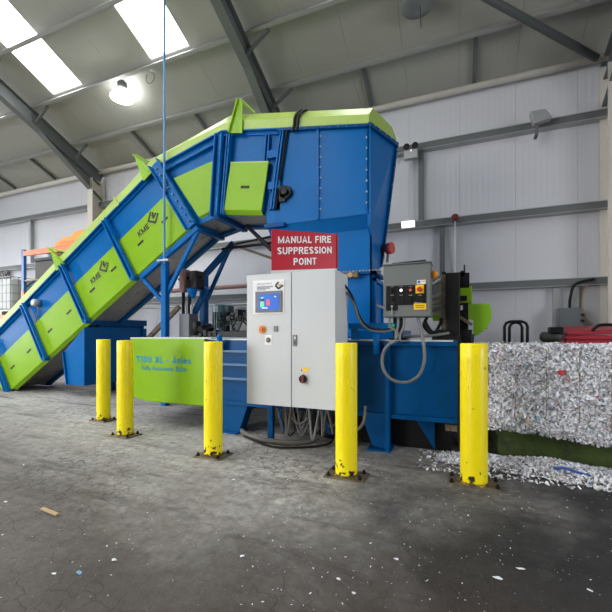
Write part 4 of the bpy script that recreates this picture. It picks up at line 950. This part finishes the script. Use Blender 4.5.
ba = empty('paper_bale', ((BX0+BX1)/2, (BY0+BY1)/2, BZ0), 'long pressed bale of shredded white paper leaving the baler', 'bale')
def low(x): return BZ0+.03+.035*sin(x*3.1+.4)-.03*max(0, x-.9)
core = MB(); nx, nz = 60, 20; rn = random.Random(5)
cols = []
for i in range(nx+1):
    x = BX0+(BX1-BX0)*i/nx; ring = []
    for k in range(nz+1):
        z = low(x)+(BZ1-low(x))*k/nz; ring.append(V((x, BY0+.03+rn.uniform(-.012, .012)+(.03 if k in (0, nz) else 0), z)))
    for k in range(1, 9): ring.append(V((x, BY0+(BY1-BY0)*k/8, BZ1-.01+rn.uniform(-.01, .01))))
    ring += [V((x, BY1, BZ0+.004)), V((x, 4.055, BZ0+.004))]; cols.append(ring)
nr = len(cols[0]); core.v = [p for c_ in cols for p in c_]
for i in range(nx):
    for k in range(nr): core.f.append((i*nr+k, (i+1)*nr+k, (i+1)*nr+(k+1) % nr, i*nr+(k+1) % nr))
core.f += [tuple(range(nr)), tuple(range(nx*nr, nx*nr+nr))]
core.build('bale_core', mat('packed_paper', srgb(128, 128, 130), .85, var=.6, vscale=35, bump=.8, bscale=70), ba)
def s_front(r):
    x = r.uniform(BX0, BX1) if r.random() < .35 else r.uniform(BX0, 1.35)
    z = low(x)+(BZ1-low(x))*r.random(); edge = .025*sin(z*23+x*3)*r.random()
    return (x, BY0+.012+edge+r.uniform(-.015, .015), z), (0, -1, .35), True
def s_top(r):
    x = r.uniform(BX0, BX1); y = BY0+.02+(BY1-BY0)*r.random()**1.8
    return (x, y, BZ1+r.uniform(-.012, .012)), (0, -.4, 1), True
def s_bot(r):
    x = r.uniform(BX0, 1.5); return (x, BY0+.03+r.uniform(-.03, .06), low(x)-r.random()**2*.05+.01), (0, -1, -.2), True
fm_ = flakes(30000, s_front, 11); f2 = flakes(7000, s_top, 12); f3 = flakes(1500, s_bot, 13)
for g in (f2, f3):
    n = len(fm_.v); fm_.v += g.v; fm_.f += [tuple(n+i for i in f) for f in g.f]; fm_.c += g.c
fm_.build('shredded_paper', FLAKE, ba, kind='stuff')
for px in (487.5, 515, 546, 579, 611):
    x = at(px, 390, BY0).x; m = MB(); m.tube([(x, BY0+.06, BZ1+.01), (x, BY0-.012, BZ1-.03), (x+.004, BY0-.010, .75), (x-.003, BY0-.010, .45), (x, BY0+.0, low(x)+.02)], .0035, 6); m.build('tie_wire', STEEL, ba)
for k in range(3):
    x = 1.46+.245*k; MB().tube([(x, BY0+.06, BZ1+.01), (x, BY0-.012, BZ1-.03), (x, BY0-.012, low(x))], .0035, 5).build('tie_wire', STEEL, ba)
c = at(561, 373, BY0-.02); m = MB(); m.add([c+V((-.03, 0, .01)), c+V((-.01, -.012, .03)), c+V((.03, -.0, .022)), c+V((.022, -.015, -.01)), c+V((.0, -.01, -.03))], [(0, 1, 2, 3, 4)]); m.build('red_scrap', mat('red_paper', srgb(190, 40, 52), .6), ba)
# green bale bench
gx0 = at(498, 440, 4.08).x
gb = empty('bale_bench', ((gx0+2.6)/2, 4.5, 0), 'mossy dark green steel bench carrying the bale', 'bench')
m = MB(); m.box((gx0, 4.08, .0), (2.6, 5.1, BZ0-.005)); m.build('bench_body', MOSS, gb, bevel=.01)
m = MB(); m.box((gx0-.02, 4.06, BZ0-.05), (2.6, 5.12, BZ0-.0)); m.build('bench_top', MOSS, gb)
# spilled paper in front of bench
def pile_h(x, y):
    yc = 3.80+.02*sin(x*4)-.08*max(0, x-.6); w_ = .22+.10*min(1, max(0, x)); 
    t = max(0, 1-((y-yc)/w_)**2); e_ = min(1, max(0, (x+.34)/.55))*1.0
    return .085*t*e_*(.75+.25*sin(x*9+y*5))
pl = MB(); nx, ny = 70, 14
for i in range(nx+1):
    for k in range(ny+1):
        x = -.34+2.6*i/nx; y = 3.44+.62*k/ny; pl.v.append(V((x, y, pile_h(x, y)-.004)))
for i in range(nx):
    for k in range(ny): a = i*(ny+1)+k; pl.f.append((a, a+ny+1, a+ny+2, a+1))
def s_pile(r):
    x = r.uniform(-.38, 2.2) if r.random() < .4 else r.uniform(-.3, 1.35); y = 3.44+.62*r.random(); h = pile_h(x, y)
    return (x, y, h+.004), (0, -.3, 1), h > .012 or r.random() < .12
pf = flakes(9000, s_pile, 21, (.006, .018))
tag(pf.build('spilled_paper', FLAKE), 'heap of shredded white paper spilled along the foot of the bench', 'paper', kind='stuff')
c = fl(568, 474, .05); m = MB(); m.tube(smooth_path([c+V((-.10, .02, .03)), c+V((-.02, 0, .045)), c+V((.06, -.03, .03)), c+V((.14, -.04, .02))]), .012, 5)
tag(m.build('blue_strip', mat('blue_plastic_film', srgb(30, 70, 150), .5)), 'twisted blue plastic strip lying on the spilled paper', 'scrap')
# fine litter over the floor
def s_floor(r):
    x, y = r.uniform(-5, 2.0), r.uniform(.75, 3.9); k = exp(-((x+.2)**2)/1.6-((y-2.2)**2)/1.6)+.6*exp(-((x-.5)**2)/.5-((y-3.5)**2)/.2)
    return (x, y, .003), (0, 0, 1), r.random() < .06+.30*k
ff = flakes(9000, s_floor, 31, (.0025, .0065))
for v in ff.v: v.z = max(v.z*.5, .001)
tag(ff.build('paper_litter', FLAKE), 'tiny white paper shreds scattered over the dark concrete floor', 'litter', kind='stuff')
# larger scraps, each on its own
def scrap(px, py_, sz, m_, name, label, rot=0, asp=.6):
    c = fl(px, py_, .004); r = random.Random(int(px*7+py_)); n = 6; m = MB()
    top = [c+V((sz*cos(a+rot)*r.uniform(.7, 1.1), sz*asp*sin(a+rot)*r.uniform(.7, 1.1), r.uniform(0, .006))) for a in [2*pi*k/n for k in range(n)]]
    m.prism([q for q in top], (0, 0, .002)); tag(m.build(name, m_), label, 'scrap')
a, b = fl(42, 508.5, .012), fl(57.5, 514.5, .012)
tag(MB().bar(a, b, .022, .014).build('wood_stick', WOOD, bevel=.002), 'short pale wooden stick lying on the floor at left', 'stick')
scrap(79, 573, .022, mat('light_blue_paper', srgb(110, 170, 215), .6), 'paper_scrap', 'light blue paper scrap on the brown foreground floor', .3)
scrap(54, 574, .016, PAPER, 'paper_scrap', 'white paper scrap just left of the light blue one')
scrap(114.5, 560.5, .018, PAPER, 'paper_scrap', 'white paper scrap on the floor right of the light blue one')
scrap(233.5, 480, .022, PAPER, 'paper_scrap', 'white paper scrap on the floor in front of the bollard before the press', 0, .4)
scrap(5.5, 502, .018, PAPER, 'paper_scrap', 'white paper scrap nearest the left edge of the floor')
scrap(242, 556.5, .016, PAPER, 'paper_scrap', 'upright white paper scrap in the middle of the foreground floor', 1.2)
scrap(497.5, 578.5, .024, PAPER, 'paper_scrap', 'largest white paper scrap on the dark foreground floor at right', .2, .5)
scrap(521, 569.5, .022, PAPER, 'paper_scrap', 'long white paper scrap on the dark floor right of the largest scrap', .1, .35)
scrap(354, 593.5, .014, PAPER, 'paper_scrap', 'white paper scrap closest to the camera on the right half of the floor', .5)
scrap(338.5, 579.5, .014, PAPER, 'paper_scrap', 'thin white paper scrap behind the one closest to the camera', 1.4, .3)
scrap(396, 559.5, .014, PAPER, 'paper_scrap', 'white paper scrap on the dark floor between the two nearest bollards', .8)
scrap(590, 591, .015, PAPER, 'paper_scrap', 'white paper scrap at the bottom right corner of the floor')

# ================================================================== BOLLARDS
names = ['yellow steel bollard farthest left, before the conveyor chute', 'yellow steel bollard at the left edge of the lime lettered panel',
         'yellow steel bollard at the right edge of the lime lettered panel', 'yellow steel bollard standing by the right edge of the control cabinet', 'thick yellow steel bollard at the end of the press beside the paper bale']
spots = [((103.5, 419.5), .088, .30, .22), ((125.2, 434.5), .090, .30, .22), ((213.2, 454.5), .090, .30, .24), ((346.3, 474.5), .092, .34, .22), ((473.7, 482), .102, .40, .22)]
for (px, r, pw, pd), lab in zip([(s[0], s[1], s[2], s[3]) for s in spots], names):
    c = fl(*px, .012); c.z = 0; 
    t = empty('bollard', c, lab, 'bollard', 'yellow bollards before the baler')
    n = 28; m = MB(); prof = [(r, .014), (r, .05), (r, .5), (r, 1.0), (r, 1.118), (r-.006, 1.125)]
    m.tube([c+V((0, 0, z)) for _, z in prof], [q for q, _ in prof], n); m.build('tube', YELLOW, t, smooth=True, base=True)
    MB().box(c+V((-pw/2, -pd/2, 0)), c+V((pw/2, pd/2, .014))).build('base_plate', STEEL, t, bevel=.002)
    m = MB(); m.tube([c+V((0, 0, .014)), c+V((0, 0, .03))], [r+.010, r+.001], n); m.build('weld_collar', mat('rusty_weld', srgb(80, 62, 30), .7, var=.4, vscale=30, dirt=srgb(200, 170, 20), dirt_amt=.5, dirt_scale=20), t)
    for sx in (-1, 1):
        for sy in (-1, 1):
            p = c+V((sx*(pw/2-.035), sy*(pd/2-.035), .014)); m = MB(); m.cyl(p, p+V((0, 0, .016)), .017, 6); m.cyl(p+V((0, 0, .016)), p+V((0, 0, .032)), .009, 8); m.build('bolt', BLACK, t)

# ================================================================== BACKGROUND, LEFT: rack, tanks
RY = 6.85; rxu = at(24, 280, RY).x
rk = empty('pallet_rack', (rxu, RY+.4, 0), 'pallet rack with orange beams and blue uprights behind the conveyor', 'rack')
for x in (rxu-2.75, rxu, rxu+2.75):
    for y in (RY, RY+.75):
        MB().box((x-.05, y-.04, 0), (x+.05, y+.04, 3.62)).build('upright', RACKB, rk)
        MB().box((x-.055, y-.045, 2.18), (x+.055, y+.045, 2.42)).build('upright_band', RACKO, rk)
    for k in range(3): MB().bar((x, RY, .4+k*1.05), (x, RY+.75, 1.1+k*1.05), .03, .04).build('rack_lattice', RACKB, rk)
for (xa_, xb_, zs) in ((rxu, rxu+2.75, (1.69, 2.66, 3.50)), (rxu-2.75, rxu, (1.69,))):
    for z in zs:
        for y in (RY-.02, RY+.77): MB().box((xa_+.05, y-.03, z-.07 if z != 2.66 else z+.045), (xb_-.05, y+.03, z+.07)).build('beam', RACKO if z != 2.66 else STEEL, rk)
        for k in range(6):
            xx = xa_+.25+k*.42; MB().box((xx, RY-.0, z+.07), (xx+.3, RY+.75, z+.09)).build('deck_board', WOOD, rk)
MB().bar((rxu+.05, RY+.79, 2.5), (rxu+1.0, RY+.79, 3.2), .05, .04).build('cross_brace', RACKB, rk)
def ibc(x, y, z, label):
    t = empty('bulk_container', (x, y, z), label, 'tank', 'caged tanks by the wall')
    MB().box((x-.45, y-.4, z+.14), (x+.45, y+.4, z+1.06)).build('tank', PLASW, t, bevel=.05)
    MB().tube([(x, y, z+1.06), (x, y, z+1.10)], .1, 16).build('lid', BLACK, t)
    m = MB()
    for k in range(6):
        xx = x-.48+k*.192
        for yy in (y-.43, y+.43): m.cyl((xx, yy, z+.12), (xx, yy, z+1.10), .011, 6)
    for k in range(5):
        yy = y-.43+k*.215
        for xx in (x-.48, x+.48): m.cyl((xx, yy, z+.12), (xx, yy, z+1.10), .011, 6)
    for k in range(5):
        zz_ = z+.14+k*.24
        for a_, b_ in (((x-.48, y-.43), (x+.48, y-.43)), ((x+.48, y-.43), (x+.48, y+.43)), ((x+.48, y+.43), (x-.48, y+.43)), ((x-.48, y+.43), (x-.48, y-.43))): m.cyl((*a_, zz_), (*b_, zz_), .011, 6)
    m.build('cage', ZINC, t)
    m = MB()
    for k in (-.44, 0, .44): m.box((x+k-.05, y-.42, z), (x+k+.05, y+.42, z+.10))
    m.box((x-.5, y-.43, z+.09), (x+.5, y+.43, z+.12)); m.build('pallet_base', ZINC, t)
zrk = 1.78
ci = at(14, 300, RY+.37)
ibc(ci.x+.1, RY+.37, zrk, 'white caged bulk tank on the rack left of the blue upright')
# load on rack
a = at(46, 250, RY+.3); t = empty('dark_crate', (rxu+.9, RY+.35, 2.75), 'dark plastic crate stack on the rack below the orange beam', 'crate')
MB().box((rxu+.45, RY+.02, 2.75), (rxu+1.25, RY+.7, 3.25)).build('crate_body', mat('dark_brown_plastic', srgb(64, 58, 56), .6, var=.2), t, bevel=.02)
MB().box((rxu+.42, RY-.01, 3.25), (rxu+1.28, RY+.73, 3.33)).build('crate_lid', BLACK, t, bevel=.01)
t = empty('green_jug', (rxu+.5, RY+.3, zrk), 'green plastic drum on the rack beside the blue upright', 'drum')
m = MB(); c = V((rxu+.24, RY+.26, zrk)); m.tube([c, c+V((0, 0, .05)), c+V((0, 0, .74)), c+V((0, 0, .82)), c+V((0, 0, .84))], [.14, .17, .17, .13, .06], 18); m.build('drum_body', mat('green_plastic', srgb(30, 130, 90), .4), t, smooth=True)
MB().tube([c+V((0, 0, .84)), c+V((0, 0, .88))], .05, 12).build('drum_cap', BLACK, t)
# orange sheeted load on top
t = empty('orange_load', (rxu+1.6, RY+.35, 3.61), 'orange moulded barrier stack on top of the pallet rack', 'barrier')
q = rxu+1.25; m = MB(); m.xz([(q, 3.61), (q+1.3, 3.61), (q+1.3, 3.98), (q+.75, 3.94), (q+.65, 3.84), (q+.3, 3.84), (q+.2, 3.76), (q, 3.74)], RY+.05, RY+.7); m.build('barrier_body', ORANGE, t, bevel=.02)
MB().box((q+.2, RY+.04, 3.66), (q+1.6, RY+.06, 3.72)).build('barrier_slot', RACKO, t)
# hoses hung at the left edge
c = at(-2, 292, 6.9); t = empty('hose_coil', (c.x, 6.9, c.z), 'coil of grey hose hanging by the caged tank', 'hose')
for k in range(4):
    R_ = .34+.05*k; m = MB(); m.tube([c+V((R_*.55*cos(a), .04*k, R_*1.35*sin(a))) for a in [2*pi*i/24 for i in range(25)]], .025, 6); m.build('hose_loop', CABLE, t, smooth=True)
MB().bar(c+V((0, .1, .45)), V((rxu-2.7, 6.95, c.z+.45)), .04, .04).build('hanger', STEEL, t)

# ================================================================== BACKGROUND, RIGHT: trolley, red bins, dark machine part
TY = 5.9
t = empty('sack_truck', (at(516, 340, TY).x, TY, 0), 'black tubular hoop trolley standing behind the paper bale', 'trolley')
for xa_, xb_, dy, top in ((504.5, 527.5, 0, 321.5), (510.5, 523.5, .12, 322.2)):
    a, b = at(xa_, 321, TY).x, at(xb_, 321, TY).x; z = at(516, top, TY).z; y = TY+dy; rr = .07
    pts = [(a, y, .02), (a, y, z-rr), (a+rr*.3, y, z-rr*.3), (a+rr, y, z), (b-rr, y, z), (b-rr*.3, y, z-rr*.3), (b, y, z-rr), (b, y, .02)]
    MB().tube(pts, .02, 10).build('hoop', BLACK, t, smooth=True)
a, b = at(504.5, 321, TY).x, at(527.5, 321, TY).x
for z in (.5, 1.0): MB().cyl((a, TY+.0, z), (b, TY+.0, z), .015, 8).build('cross_tube', BLACK, t)
MB().box((a-.02, TY-.2, 0), (b+.02, TY+.15, .02)).build('toe_plate', BLACK, t)
def bin_(x, y, label, zt, wd):
    t = empty('red_bin', (x, y, 0), label, 'bin', 'red bins behind the bale')
    m = MB(); m.add([(x+sx*wd*.42, y+sy*.30, .05) for sx, sy in ((-1, -1), (1, -1), (1, 1), (-1, 1))]+[(x+sx*wd*.5, y+sy*.38, zt-.14) for sx, sy in ((-1, -1), (1, -1), (1, 1), (-1, 1))], [(0, 3, 2, 1), (4, 5, 6, 7), (0, 1, 5, 4), (1, 2, 6, 5), (2, 3, 7, 6), (3, 0, 4, 7)]); m.build('bin_body', REDP, t, bevel=.02)
    MB().box((x-wd*.52, y-.40, zt-.15), (x+wd*.52, y+.4, zt-.09)).build('bin_rim', REDP, t, bevel=.015)
    m = MB(); m.add([(x-wd*.5, y-.42, zt-.085), (x+wd*.52, y-.42, zt-.07), (x+wd*.52, y+.4, zt+.01), (x-wd*.40, y+.4, zt), (x-wd*.5, y-.42, zt-.03), (x+wd*.52, y-.42, zt-.01), (x+wd*.52, y+.4, zt+.06), (x-wd*.40, y+.4, zt+.05)], [(0, 3, 2, 1), (4, 5, 6, 7), (0, 1, 5, 4), (1, 2, 6, 5), (2, 3, 7, 6), (3, 0, 4, 7)]); m.build('bin_lid', REDP, t, bevel=.012)
    MB().tube(smooth_path([(x-wd*.15, y-.44, zt-.03), (x-wd*.05, y-.45, zt+.05), (x+wd*.2, y-.45, zt+.04), (x+wd*.28, y-.44, zt-.03)]), .02, 8).build('lid_handle', BLACK, t, smooth=True)
    for sx in (-1, 1): MB().cyl((x+sx*wd*.36-.03, y+.33, .09), (x+sx*wd*.36+.03, y+.33, .09), .09, 16).build('wheel', RUBBER, t)
bx = at(592, 335, 6.6).x
bin_(at(585, 335, 6.55).x+.10, 6.6, 'faded red lidded bin behind the bale below the wall box', 1.27, .82)
bin_(at(585, 335, 6.55).x+1.06, 6.6, 'faded red lidded bin nearest the wall column', 1.30, .95)
# dark machine part left of the red bin
c = at(550.5, 337, 6.2); t = empty('gear_unit', (c.x, 6.3, 0), 'dark green geared unit on a pedestal left of the red bin', 'motor')
m = MB(); m.tube([c+V((-.13, 0, 0)), c+V((-.10, 0, 0)), c+V((.08, 0, 0)), c+V((.12, 0, 0))], [.04, .075, .075, .05], 14); m.build('gear_body', mat('dark_green_gear', srgb(58, 66, 60), .5, var=.3, vscale=12), t)
MB().box(c+V((-.02, -.1, .05)), c+V((.14, .1, .14))).build('terminal_box', BLACK, t, bevel=.01)
MB().box((c.x-.1, 6.1, 0), (c.x+.1, 6.3, c.z-.09)).build('pedestal', BLACK, t)

bpy.context.view_layer.update()
